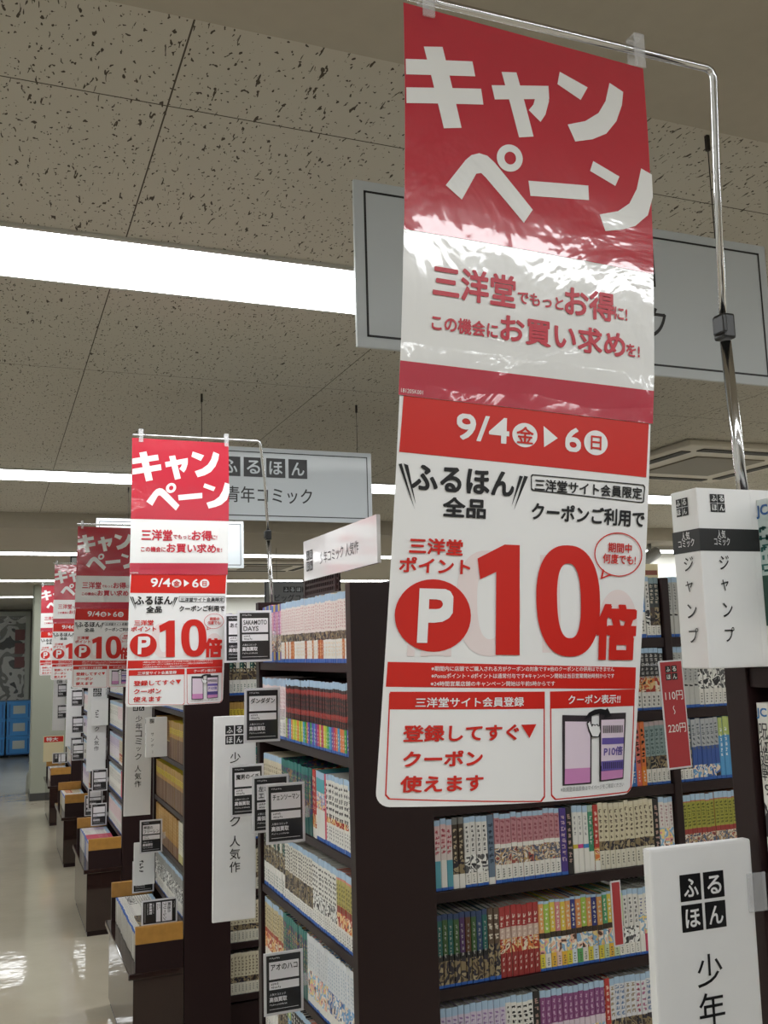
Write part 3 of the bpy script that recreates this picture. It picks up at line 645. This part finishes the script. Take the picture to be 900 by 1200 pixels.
# lower poster
d = Decal(0)
rc = .03
pts = [(.006, SEAM), (.994, SEAM)] + [(.994-.045*(1-math.sin(t)), 1-.017*(1-math.cos(t))) if 0 else (.949+.045*math.cos(t), .983+.017*math.sin(t)) for t in [k*math.pi/12 for k in range(7)]] + [(.051-.045*math.sin(t), .983+.017*math.cos(t)) for t in [k*math.pi/12 for k in range(7)]]
d.poly(pts); lo = d.build('lower_poster', LO_W, ban); lo.location.y = .0012
P2 = lambda *p: list(p)
d = Decal(1)      # show-through of the print on the back
d.ring(ell(290, 610, 82, 140, 40, 2.4), ell(290, 610, 30, 95, 40, 2.4), HL); d.poly(P2((425, 480), (475, 480), (475, 740), (425, 740)), HL)
d.poly(ell(635, 660, 55, 90), HL); d.text('倍', (75, 690), (205, 690), 120, HL, .03); d.build('show_through', GH, lo)
d = Decal(1); d.poly([(.02, SEAM), (.985, SEAM), HL(717, 262), HL(68, 213)])
d.build('date_heading', LO_R, lo); d = Decal(1); d.poly(P2((42, 764), (688, 780), (687, 838), (38, 829)), HL); d.build('notice_band', LO_R, lo)
d = Decal(1); d.poly(P2((48, 842), (428, 843), (427, 888), (46, 888)), HL); d.build('registration_heading', LO_R, lo)
d = Decal(1); d.poly(P2((442, 843), (686, 839), (685, 884), (441, 888)), HL); d.build('coupon_heading', LO_R, lo); d = Decal(1)
def frame(d, P, w):
    cx = sum(p[0] for p in P)/len(P); cy = sum(p[1] for p in P)/len(P)
    d.ring(P, [(p[0]+(w if p[0] < cx else -w), p[1]+(w if p[1] < cy else -w)) for p in P], HL)
frame(d, P2((46, 846), (428, 846), (420, 1118), (410, 1130), (46, 1122), (38, 1112)), 3); d.build('panel_outline', LO_R, lo); d = Decal(1); frame(d, P2((442, 846), (686, 842), (681, 1106), (670, 1118), (446, 1126), (436, 1115)), 3)
d.build('panel_outline', LO_R, lo)
d = Decal(2)
d.text('9/4', (214, 139), (350, 150), 70, HL, .03); d.poly(ell(391, 158, 33, 33), HL); d.poly(P2((441, 131), (478, 163), (441, 189)), HL); d.text('6', (498, 164), (540, 168), 66, HL, .03); d.poly(ell(580, 172, 32, 34), HL); d.build('date_lettering', LO_W, lo); d = Decal(2)
for a in (('※期間内に店頭でご購入される方がクーポンの対象です※他のクーポンとの併用はできません', (145, 783), (622, 783), 13), ('※Pontaポイント・dポイントは通常付与です※キャンペーン開始は当日営業開始時刻からです', (145, 802), (622, 801), 13),
          ('※24時間営業店舗のキャンペーン開始は午前5時からです', (143, 821), (455, 822), 13)): d.text(*a, HL, .008)
d.build('notice_lettering', LO_W, lo); d = Decal(2); d.text('三洋堂サイト会員登録', (107, 869), (372, 870), 25, HL, .018); d.build('heading_lettering', LO_W, lo); d = Decal(2); d.text('クーポン表示!!', (490, 866), (640, 863), 24, HL, .018)
d.build('heading_lettering', LO_W, lo)
d = Decal(3); d.text('金', (369, 157), (413, 160), 46, HL, .02); d.build('weekday_lettering', LO_R, lo); d = Decal(3); d.text('日', (566, 171), (594, 174), 38, HL, .02); d.build('weekday_lettering', LO_R, lo); d = Decal(3)
d.text('三洋堂', (92, 460), (225, 464), 42, HL, .03); d.text('ポイント', (68, 509), (243, 515), 40, HL, .03)
d.build('point_lettering', LO_R, lo); d = Decal(3)
d.poly(P2((262, 492), (332, 454), (371, 455), (364, 747), (303, 746), (309, 527), (268, 547)), HL)
d.ring(ell(497, 602, 86, 149, 56, 2.35), ell(498, 602, 32, 100, 56, 2.5), HL); d.text('倍', (568, 680), (685, 690), 150, HL, .05); d.build('multiplier_lettering', LO_R, lo)
d = Decal(3); d.poly(ell(150, 643, 93, 95), HL); d.build('point_disc', LO_R, lo); d = Decal(3)
d.ring(ell(636, 475, 67, 60), ell(636, 475, 64, 57), HL); d.poly(P2((592, 515), (585, 543), (616, 531), (613, 528), (591, 537), (596, 518)), HL)
d.text('期間中', (608, 455), (673, 459), 26, HL, .02); d.text('何度でも!', (593, 485), (684, 490), 27, HL, .02)
d.build('speech_bubble', LO_R, lo); d = Decal(3)
d.text('登録してすぐ', (78, 950), (356, 948), 42, HL, .028); d.poly(P2((363, 929), (402, 928), (383, 964)), HL); d.text('クーポン', (78, 1016), (264, 1014), 40, HL, .035); d.text('使えます', (72, 1080), (264, 1079), 42, HL, .03)
d.build('registration_lettering', LO_R, lo)
d = Decal(4); d.text('P', (113, 643), (197, 645), 142, HL, .055); d.build('point_mark', LO_W, lo)
d = Decal(2)
d.text('ふるほん', (100, 281), (360, 290), 66, HL, .035); d.text('全品', (177, 358), (286, 358), 52, HL, .035); d.text('三洋堂サイト会員限定', (414, 291), (704, 307), 32, HL, .022); d.text('クーポンご利用で', (405, 364), (710, 376), 46, HL, .028)
for P in ([(66, 246), (74, 244), (106, 364)], [(79, 244), (90, 248), (109, 352)], [(387, 268), (397, 270), (358, 362)], [(375, 268), (384, 270), (352, 352)]): d.poly(P, HL)
d.build('black_lettering', LO_K, lo); d = Decal(2); frame(d, P2((408, 263), (709, 282), (713, 288), (709, 331), (704, 333), (408, 308), (404, 304), (404, 268)), 3)
d.build('member_frame', LO_K, lo)
d = Decal(2); d.poly(P2((473, 905), (555, 908), (551, 1088), (468, 1090)), HL); d.poly(P2((577, 903), (658, 902), (652, 1080), (575, 1084)), HL); d.build('phone_outline', GK, lo)
d = Decal(3); d.poly(P2((479, 922), (550, 924), (547, 1045), (475, 1046)), HL); d.poly(P2((582, 920), (652, 919), (649, 1040), (580, 1042)), HL); d.build('phone_screen', GPK, lo)
d = Decal(3); d.poly(P2((475, 1046), (547, 1045), (546, 1084), (473, 1086)), HL); d.poly(P2((580, 1056), (649, 1054), (648, 1076), (580, 1080)), HL); d.build('phone_picture', GPK2, lo)
d = Decal(4); d.poly(P2((583, 968), (650, 968), (650, 985), (582, 985)), HL); d.text('P10倍', (588, 1004), (646, 1003), 24, HL, .03); d.poly(P2((580, 1030), (649, 1028), (648, 1054), (580, 1056)), HL); d.build('coupon_print', GVI, lo)
d = Decal(4)
for k in range(13):
    x = 586+k*4.8; d.poly(P2((x, 935), (x+2.4, 935), (x+2.4, 955), (x, 955)), HL); d.poly(P2((x, 1033), (x+2.2, 1033), (x+2.2, 1050), (x, 1050)), HL)
d.build('barcode', LO_K, lo); d = Decal(4)
d.poly([(532, 918), (545, 900), (562, 892), (580, 890), (594, 893), (600, 888), (612, 910), (588, 916), (592, 907), (575, 903), (556, 908)], HL)
d.build('arrow', LO_K, lo)
d = Decal(5); hand = [(553, 962), (545, 945), (540, 928), (546, 925), (552, 938), (556, 932), (561, 935), (566, 932), (570, 937), (574, 936), (576, 950), (570, 963)]
d.poly([(x+(2.5 if x > 557 else -2.5), y+(2.5 if y > 944 else -2.5)) for x, y in hand], HL); d.build('hand_outline', LO_K, lo)
d = Decal(6); d.poly(hand, HL); d.build('hand_symbol', LO_W, lo)
d = Decal(2); d.text('※新規登録画面後はマイページをご確認ください', (462, 1104), (654, 1091), 12, HL, .0); d.build('footnote_lettering', GGR, lo)

bl5 = ['', 'second campaign banner, bright red, left of the centre', 'third campaign banner, darker red, just left of the bright second banner', 'fourth campaign banner, small and mostly behind the third', 'farthest small campaign banner beside the grey pillar']
ban.rotation_euler.y = math.radians(2.0)
for i in range(1, 5):
    b = dup(ban, (.381-(.0, .0, -.005, -.012, -.015)[i], .85+PITCH_Y*i, 2.372), bl5[i]); b.rotation_euler = (0, math.radians((0, .1, .8, .4, -.3)[i]), math.radians((0, 0, .25, -.2, .2)[i]))
# poles
pl5 = ['chrome pole with top arm holding the large foreground banner', 'slim pole and arm holding the second banner', 'pole and arm holding the third banner', 'pole and arm holding the fourth banner', 'pole and arm holding the farthest banner']
def pole(i):
    t = thing('banner_pole', pl5[i], 'pole', (.803, .886+PITCH_Y*i, 1.86), 'banner poles on the shelf units')
    m = MB().use(mat('black_plastic_clamp', '151515', .35)); m.box(.026, .052, .0195, .034, -.06, .0, b=.003); m.build('base_clamp', t)
    m = MB().use(CHROME); m.tube([(.039, .027, -.05), (.027, .026, .205)], .0068, 16); m.build('lower_tube', t, smooth=True)
    m = MB().use(mat('black_plastic_clamp', '151515', .35)); m.box(.017, .035, .015, .035, .207, .239, b=.003); m.box(.012, .018, .01, .03, .212, .235, b=.002); m.build('clamp', t)
    m = MB().use(CHROME); b = [(.026, .026, .237), (.008, -.002, .40), (-.012, -.032, .510)]
    for k in range(7):
        a = k*math.pi/12; b.append((-.014-.012*(1-math.cos(a)), -.034, .514+.010*math.sin(a)))
    b += [(-.42, -.034, .523)]
    m.tube(b, .0046, 12); m.build('arm', t, smooth=True)
    for x in (-.395, -.126):
        m = MB().use(CLEAR); yy = -.034
        m.box(x-.007, x+.007, yy-.0085, yy-.0055, .499, .541, b=.001); m.box(x-.007, x+.007, yy+.0055, yy+.0085, .500, .541, b=.001); m.box(x-.007, x+.007, yy-.0085, yy+.0085, .538, .541, b=.001); m.build('banner_clip', t)
for i in range(5): pole(i)

# ================================================================== HANGING SIGNS
def logo(m_sq, m_tx, o, size, gap, chars, cols, n=Vector((0, -1, 0)), ux=XA, uz=ZA):
    """black squares with white characters"""
    for k, ch in enumerate(chars):
        cx, cy = k % cols, k//cols; p = Vector(o) + ux*(cx*(size+gap)) - uz*(cy*(size+gap) + size)
        m_sq.add([p+n*.0006, p+ux*size+n*.0006, p+ux*size+uz*size+n*.0006, p+uz*size+n*.0006], [[0, 1, 2, 3]])
        m_tx.flat(bold2d(ch, .02, 3), p+n*.0012+ux*size*.16+uz*size*.16, ux, uz, size*.68, size*.68)
PANEL = mat('white_sign_panel', 'c0c6ca', .35, coat=.3)
def hanging(loc, label, text, w=.91, h=.3, wr=.85):
    t = thing('hanging_sign', label, 'sign', loc, 'hanging section signs')
    m = MB().use(PANEL); m.box(0, w, 0, .008, 0, h, b=.0015); m.build('panel', t)
    m = MB().use(BLACK); a, b = .018, .022
    for q in ((a, w-a, a, b), (a, w-a, h-b, h-a), (a, b, a, h-a), (w-b, w-a, a, h-a)): m.add([(q[0], -.0006, q[2]), (q[1], -.0006, q[2]), (q[1], -.0006, q[3]), (q[0], -.0006, q[3])], [[0, 1, 2, 3]])
    m.build('border', t)
    s, x = MB().use(BLACK), MB().use(PANEL); logo(s, x, (.265, 0, h-.042), .08, .0135, 'ふるほん', 4); s.build('logo_square', t); x.build('logo_lettering', t)
    m = MB().use(BLACK); V = text2d(text, .008, 4); wd_ = .36 if len(text) < 7 else .42
    m.flat(V, (.645-wd_, -.001, .072), XA, ZA, wd_, .066); m.build('lettering', t)
    for xx in (.19, wr):
        m = MB().use(WIRE); m.tube([(xx, .004, h), (xx, .004, CZ-loc[2]-.03)], .0012, 6); m.box(xx-.004, xx+.004, 0, .008, CZ-loc[2]-.035, CZ-loc[2]-.001, b=.001); m.build('wire', t)
hanging((.556, 1.476, 2.208), 'grey hanging sign directly behind the large banner and pole', '少年コミック', wr=.785)
hanging((.556, 3.76, 2.226), 'hanging sign behind the second banner, black squares and comic section words', '青年コミック')
hanging((.556, 6.04, 2.237), 'brightly lit hanging sign behind the second banner, below the larger one', '少女コミック')
def far_sign(loc, label, w, h, body, zc):
    t = thing('hanging_sign', label, 'sign', loc, 'hanging section signs')
    m = MB().use(PANEL if 'white' in label else mat('grey_sign_panel', '6f7072', .4)); m.box(0, w, 0, .02, 0, h, b=.003); m.build('panel', t)
    m = MB().use(BLACK)
    for q in ((.0, w, 0, .012), (0, w, h-.012, h), (0, .012, 0, h), (w-.012, w, 0, h)): m.add([(q[0], -.0006, q[2]), (q[1], -.0006, q[2]), (q[1], -.0006, q[3]), (q[0], -.0006, q[3])], [[0, 1, 2, 3]])
    m.build('border', t)
    if body:
        s, x = MB().use(BLACK), MB().use(PANEL); logo(s, x, (.17, 0, h-.045), .05, .008, 'ふるほん', 4); s.build('logo_square', t); x.build('logo_lettering', t)
        m = MB().use(BLACK); m.flat(text2d(body, .008, 3), (.09, -.001, h-.175), XA, ZA, .43, .062); m.build('lettering', t)
    for xx in (w*.2, w*.8):
        m = MB().use(WIRE); m.tube([(xx, .01, h), (xx, .01, zc-loc[2])], .0015, 6); m.build('wire', t)
far_sign((.565, 8.32, 2.24), 'far white hanging sign, sliver above the third banner', .91, .29, None, CZ2)
far_sign((1.86, 7.0, 1.80), 'grey hanging sign behind the manga shelf tops', .44+.0, .42, None, CZ) if 0 else None
far_sign((2.0, 8.0, 1.83), 'grey hanging sign low behind the top row of manga', .636, .468, None, CZ2) if 0 else far_sign((2.2, 8.3, 1.90), 'grey hanging sign low behind the top row of manga', .56, .42, 'ビッグコミック', CZ2)

# acrylic sign standing on the beside-banner unit
t = thing('shelf_top_sign', 'white acrylic sign standing on top of the aisle end shelf', 'sign', (.85, 2.14, 1.905))
m = MB().use(mat('white_acrylic', 'dcdadc', .12, coat=.6)); m.box(-.006, .004, 0, .595, 0, .117, b=.001); m.build('plate', t)
m = MB().use(ink('3a3a3c'))
m.flat(text2d('少年コミック 人気作', .004, 4), (-.0068, .44, .036), -YA, ZA, .315, .034); m.build('lettering', t)
s, x = MB().use(BLACK), MB().use(PANEL); logo(s, x, (-.0062, .565, .086), .028, .004, 'ふるほん', 2, n=Vector((-1, 0, 0)), ux=-YA); s.build('logo_square', t); x.build('logo_lettering', t)
t = thing('perforated_bracket', 'dark perforated metal panel holding the acrylic sign on the shelf', 'bracket', (.86, 2.47, 1.86))
m = MB().use(WOOD); 
for k in range(4): m.box(0, .006, 0, .33, .0+k*.016, .006+k*.016)
for k in range(23): m.box(0.0005, .0055, k*.0145, k*.0145+.006, 0, .054)
m.build('perforated_panel', t)
m = MB().use(WOOD)
for y in (.02, .3): m.box(-.002, .008, y, y+.012, 0, .06)
m.build('post', t)

# ================================================================== SECTION BOARDS AND DIVIDERS
def board(i, label, text, h=.61, cut=None):
    z0 = (1.486 if i == 0 else 1.508) - h
    t = thing('section_board', label, 'sign', (.633, .872+PITCH_Y*i, z0), 'white section boards on the unit ends')
    t.rotation_euler.y = math.radians(.6)
    m = MB().use(FOAM); m.box(0, .134, 0, .012, 0, h, b=.003); m.build('board', t)
    s, x = MB().use(BLACK), MB().use(FOAM); logo(s, x, (.036, 0, h-.029), .027, .0035, 'ふるほん', 2); s.build('logo_square', t); x.build('logo_lettering', t)
    m = MB().use(BLACK); parts = text.split(' '); z = h-.108
    for p in parts:
        for ch in p:
            hh = .038; V = text2d('ー', .004, 4) if ch == 'ー' else text2d(ch, .006, 4)
            sm = ch in 'ッ'
            m.flat(V, (.051 if not sm else .058, -.0009, z-hh+.003 if not sm else z-.03), XA, ZA, .033 if not sm else .02, .032 if not sm else .02); z -= hh
        z -= .022; m.build('lettering', t); m = MB().use(BLACK)
    m = MB().use(CLEAR); m.box(.122, .147, -.005, -.003, h-.075, h-.035, b=.0008); m.box(.145, .147, -.005, .022, h-.075, h-.035, b=.0008); m.build('clip', t)
board(0, 'large white section board clipped below the numbered white manga', '少年コミック 人気作')
board(1, 'white section board hanging between second banner and price cards', '少年コミック 人気作')
board(2, 'smaller white section board left of the tan books', '少年コミック 人気作')
board(3, 'far white section board left of the third unit, girls comic words', '少女コミック 人気作')
board(4, 'narrow far white board covered by black price cards', '')
board(5, 'farthest grey white board next to the pillar', '')

def divider(loc, label, text, w, dpt, h, head='人気\nコミック', tongue=False):
    t = thing('section_divider', label, 'divider', loc, 'white section dividers')
    m = MB().use(FOAM); m.box(0, w, 0, dpt, 0, h, b=.002)
    if tongue: m.box(w-.001, w+.08, .0, .0265, 0, h)
    m.build('box', t)
    m = MB().use(mat('band_black', '262627', .5)); e = .0005; m.box(-e, w, -e, dpt+e, h*.645, h*.77)
    if tongue: m.box(w+.0002, w+.08, -e, dpt*.5, h*.645, h*.77); m.build('black_band', t)
    if text:
        s, x = MB().use(BLACK), MB().use(FOAM)
        q = .0095
        logo(s, x, (.0175, 0, h*.965), q, .0008, 'ふるほん', 2)
        s.build('logo_square', t); x.build('logo_lettering', t); s, x = MB().use(BLACK), MB().use(FOAM)
        logo(s, x, (0, dpt*.78, h*.955), q, .0008, 'ふるほん', 2, n=Vector((-1, 0, 0)), ux=-YA); s.build('logo_square', t); x.build('logo_lettering', t)
        m = MB().use(FOAM); m.flat(text2d(head, .006, 3), (.0185, -.0011, h*.675), XA, ZA, .0215, .017); m.flat(text2d(head, .006, 3), (-.0011, dpt*.78, h*.675), -YA, ZA, .0265, .017); m.build('band_lettering', t)
        m = MB().use(BLACK); z = h*.62
        for ch in text:
            sm = ch in 'ャ'; a = .0155 if not sm else .012
            if ch == 'ー':
                m.box(.031, .0322, -.0006, 0, z-.018, z-.004)
            else:
                V = text2d(ch, .004, 4)
                m.flat(V, (.0235, -.0011, z-a), XA, ZA, a*.85, a); m.flat(V, (-.0011, dpt*.62, z-a), -YA, ZA, a, a)
            z -= .0265 if not sm else .025
        m.build('lettering', t)
    else:
        m = MB().use(BLACK); m.flat(glyphs(4, 5), (w*.25, -.0011, h*.3), XA, ZA, w*.22, h*.3); m.build('lettering', t)
    return t
divider((.707, .8395, EROWS[0]+.001), 'large white divider box with black band beside pale green manga', 'ジャンプ', .0755, .044, .196, tongue=True)
divider((.686, 4.81, EROWS[2]+.004), 'white divider with black band among the tan books', 'サンデー', .1, .03, .186)
divider((.66, 5.0, .6), 'pale divider behind the price card in nearest display box', None, .10, .012, .2)
divider((.655, 7.31, EROWS[2]+.0), 'white divider above the upper price card of third unit', None, .12, .02, .19)
divider((.66, 7.5, EROWS[3]+.0), 'white divider above the middle price card of third unit', None, .12, .02, .19)

# ================================================================== PRICE CARDS
def card(x, y, z, label, title, rz=0, sideways=False, tilt=0):
    t = thing('price_card', label, 'price card', (x, y, z), 'black price cards')
    w, h = .105, .152
    B = t
    m = MB().use(ACRYL); m.box(0, w, 0, .003, 0, h, b=.001); hd = m.build('sleeve', t)
    e = .007
    m = MB().use(mat('card_black', '232325', .32, coat=.3)); m.box(e, w-e, -.0006, 0, e, h-e); m.build('black_card', t)
    m = MB().use(mat('card_white', 'eceaee', .35)); m.box(.014, w-.012, -.0012, -.0006, .087, .129); m.box(.014, w-.012, -.0012, -.0006, .062, .081); m.build('white_box', t)
    m = MB().use(mat('card_black', '232325', .32, coat=.3)); ls = title.split('\n'); n = len(ls)
    for k, l in enumerate(ls):
        if not l: continue
        V = bold2d(l, .02, 3); hh = .0135 if n > 1 or len(l) > 5 else .015; ww = min(hh*V[2], w-.034)
        m.flat(V, (.018, -.0015, .1275-.004-hh-k*.0185), XA, ZA, ww, hh)
    m.flat(glyphs(5, 4, False), (.018, -.0015, .073), XA, ZA, .02, .006); m.flat(glyphs(6, 9, False), (.018, -.0015, .065), XA, ZA, .026, .006)
    m.build('title_lettering', t)
    m = MB().use(mat('card_white', 'eceaee', .35))
    m.flat(text2d('人気のコミック', .01, 2), (.015, -.0012, .0475), XA, ZA, .042, .006); m.flat(bold2d('高価買取', .03, 3), (.014, -.0012, .0325), XA, ZA, .046, .012)
    m.flat(glyphs(12, 2, False), (.014, -.0012, .0235), XA, ZA, .046, .005); m.flat(glyphs(8, 6, False), (.014, -.0012, .136), XA, ZA, .028, .005); m.box(.014, w-.014, -.0009, -.0007, .0145, .0155)
    m.build('white_lettering', t)
    m = MB().use(CLEAR); m.box(w-.002, w+.014, .0005, .0025, .06, .09); m.build('clip', t)
    if rz: t.rotation_euler.z = rz
    if tilt: t.rotation_euler.y = tilt
    if sideways: t.rotation_euler.y = math.pi/2
    return t
cx = .669
card(cx, 3.02, 1.672, 'left price card of the top shelf pair by the second banner', 'あかね噺')
card(cx, 2.842, 1.674, 'price card with Latin capitals title on the top shelf', 'SAKAMOTO\nDAYS')
card(cx-.004, 2.749, 1.449, 'single tilted price card on the second shelf, katakana title', 'ダンダダン', tilt=math.radians(.5))
card(cx+.002, 2.959, 1.214, 'leftmost of the three overlapping price cards', '魔男のイチ')
card(cx-.002, 2.673, 1.213, 'middle of the three overlapping price cards, mostly hidden', '左きき\nエレン')
card(cx-.005, 2.515, 1.21, 'front price card of the three overlapping ones', 'チェンソーマン')
card(cx-.007, 2.545, .785, 'lowest price card, near the bottom edge by white manga', 'アオのハコ')
card(cx-.006, 4.827, .779, 'upper price card above the nearest full display box', '葬送の\nフリーレン')
card(cx-.004, 5.09, .545, 'lower price card standing over the nearest display box books', '呪術廻戦')
card(.615, 4.41, .665, 'price card lying sideways at the front of nearest display box', '葬送の\nフリーレン', sideways=True)
for (y, z, lb) in ((7.379, .971, 'uppermost price card of the third unit'), (7.297, .765, 'middle price card of the third unit'), (7.867, .515, 'rear left price card over pink display box'), (7.6, .6, 'centre price card over pink display box'), (7.325, .525, 'front price card over pink display box'),
                   (9.40, 1.262, 'top price card on the far white board'), (9.3, 1.03, 'second price card down on the far white board'), (9.40, .835, 'third price card down on the far white board'), (9.2, .80, 'lowest front price card on the far white board'),
                   (11.5, 1.27, 'upper price card on the farthest grey board'), (11.45, 1.04, 'lower price card on the farthest grey board'), (7.43, 1.33, 'price card under the third banner, half hidden')):
    card(cx, y, z, lb, '')
card(.60, 10.93, .72, 'small dark card lying sideways on the last display box', '', sideways=True)
t = thing('sale_card', 'cream card with red heading standing on the last display box', 'card', (.525, 11.3, .60))
m = MB().use(mat('cream_card', 'e0d4ac', .5)); m.box(0, .21, 0, .004, 0, .27); m.build('card', t)
m = MB().use(LO_R); m.box(.006, .204, -.001, 0, .205, .264); m.build('red_heading', t)
m = MB().use(LO_W); m.flat(bold2d('特大', .03, 3), (.03, -.0016, .215), XA, ZA, .12, .04); m.build('lettering', t)
# red price strips on the long bookcase
def strip(loc, w, h, label, full=True):
    arm = .107 if full else .057
    t = thing('price_strip', label, 'price tag', loc, 'red price strips'); t.rotation_euler.y = math.radians(-1.8 if full else -.5)
    m = MB().use(ACRYL); m.box(0, w, 0, .003, 0, h, b=.001); m.build('sleeve', t)
    m = MB().use(mat('price_red', 'b03038', .35, coat=.3)); m.box(.004, w-.004, -.0006, 0, .005, h-.004); m.build('red_card', t)
    if full:
        s, x = MB().use(BLACK), MB().use(WHITE); logo(s, x, (w*.24, -.0004, h*.95), w*.23, w*.03, 'ふるほん', 2); s.build('logo_square', t); x.build('logo_lettering', t)
        m = MB().use(WHITE)
        for s_, zz in (('110円', .63), ('220円', .33)): m.flat(text2d(s_, .004, 3), (w*.14, -.0012, h*zz), XA, ZA, w*.74, h*.085); m.build('price_lettering', t); m = MB().use(WHITE)
        m.flat(text2d('〜', .004, 3), (w*.42, -.0012, h*.5), ZA*1, -XA, h*.08, -w*.08); m.build('lettering', t)
    m = MB().use(CLEAR); m.box(w*.3, w*.6, .003, arm, h-.014, h-.011); m.build('arm', t)
strip((1.692, 2.2, 1.358), .079, .29, 'red price strip with two yen prices hanging by the bookcase')
strip((1.522, 2.25, .915), .032, .165, 'narrow dark red strip among the fifth shelf manga', False)

# ================================================================== FAR LEFT
BLUE = mat('blue_crate_plastic', '3f8fd2', .4); DKB = mat('dark_blue_plastic', '2a66a8', .45)
def crate(loc, label):
    t = thing('plastic_crate', label, 'crate', loc, 'stacked blue crates')
    w, dd, h = .415, .5, .3
    m = MB().use(BLUE); m.box(.008, w-.008, .008, dd-.008, 0, h-.03, b=.006); m.build('body', t)
    m = MB().use(BLUE); m.box(0, w, 0, dd, h-.045, h, b=.006); m.build('rim', t)
    m = MB().use(DKB)
    for x in (.04, w-.06): m.box(x, x+.02, 0, .01, .02, h-.05)
    m.build('rib', t)
    m = MB().use(mat('paper_label', 'b4bcb8', .6)); m.box(.11, .31, .003, .0075, .08, .22); m.build('paper_label', t)
lev = ('bottom', 'middle', 'top'); 
for k in range(3):
    crate((.24, 18.6, .065+k*.303), '%s blue crate of the right stack by the window' % lev[k])
    crate((-.19, 18.6, .065+k*.303), '%s blue crate of the left stack, cut by the picture edge' % lev[k])
for x, lb in ((.24, 'wheeled dolly under the right stack of blue crates'), (-.19, 'wheeled dolly under the left stack of blue crates')):
    t = thing('dolly', lb, 'dolly', (x, 18.6, 0), 'crate dollies')
    m = MB().use(DKB); m.box(.01, .41, .02, .48, .045, .065); m.build('deck', t)
    for a in (.05, .36):
        for b_ in (.06, .44):
            m = MB().use(BLACKP); m.tube([(a-.012, b_, .0225), (a+.012, b_, .0225)], .0224, 14); m.build('wheel', t)
t = thing('barrier_base', 'grey bullet shaped floor post near the last shelf unit', 'post', (.487, 13.6, 0))
m = MB().use(mat('grey_rubber', '82837a', .5)); m.tube([(0, 0, z) for z in (0, .02, .2, .25, .28, .29)], [.06, .058, .055, .045, .025, .008], 20); m.build('body', t, smooth=True)
m = MB().use(GREYM); m.tube([(0, 0, .285), (0, 0, .33)], [.012, .006], 10); m.build('tip', t, smooth=True)
t = thing('metal_post', 'thin upright metal post beside the blue crates', 'post', (.63, 17.4, 0))
m = MB().use(mat('steel_post', 'a4a6a0', .3, .7)); m.box(-.025, .025, -.025, .025, 0, 1.55, b=.006); m.build('shaft', t)
m = MB().use(GREYM); m.box(-.05, .05, -.05, .05, 0, .02, b=.004); m.build('foot', t)
# track spotlight far right
t = thing('spotlight', 'small grey cylindrical spotlight below the far ceiling', 'spotlight', (5.72, 7.5, CZ2))
m = MB().use(GREYM); m.tube([(0, 0, 0), (0, 0, -.1)], .018, 10); m.build('stem', t, smooth=True)
m = MB().use(mat('grey_lamp_body', '8e8e8c', .4, .3)); m.tube([(.1, 0, -.07), (.08, 0, -.08), (-.1, -.02, -.17), (-.13, -.02, -.185)], [.03, .055, .055, .045], 16); m.build('lamp_head', t, smooth=True)
# small cards and bracket on top of the long bookcase
t = thing('shelf_card', 'small cream card on top of the bookcase upright', 'card', (RX+.795, yn(1)+.2, 1.885))
m = MB().use(mat('cream_card', 'e0d4ac', .5)); m.box(0, .05, 0, .004, 0, .045); m.build('card', t)
m = MB().use(mat('brown_print', '8a4a3c', .5)); m.box(.004, .046, -.001, 0, .012, .026); m.build('print', t)
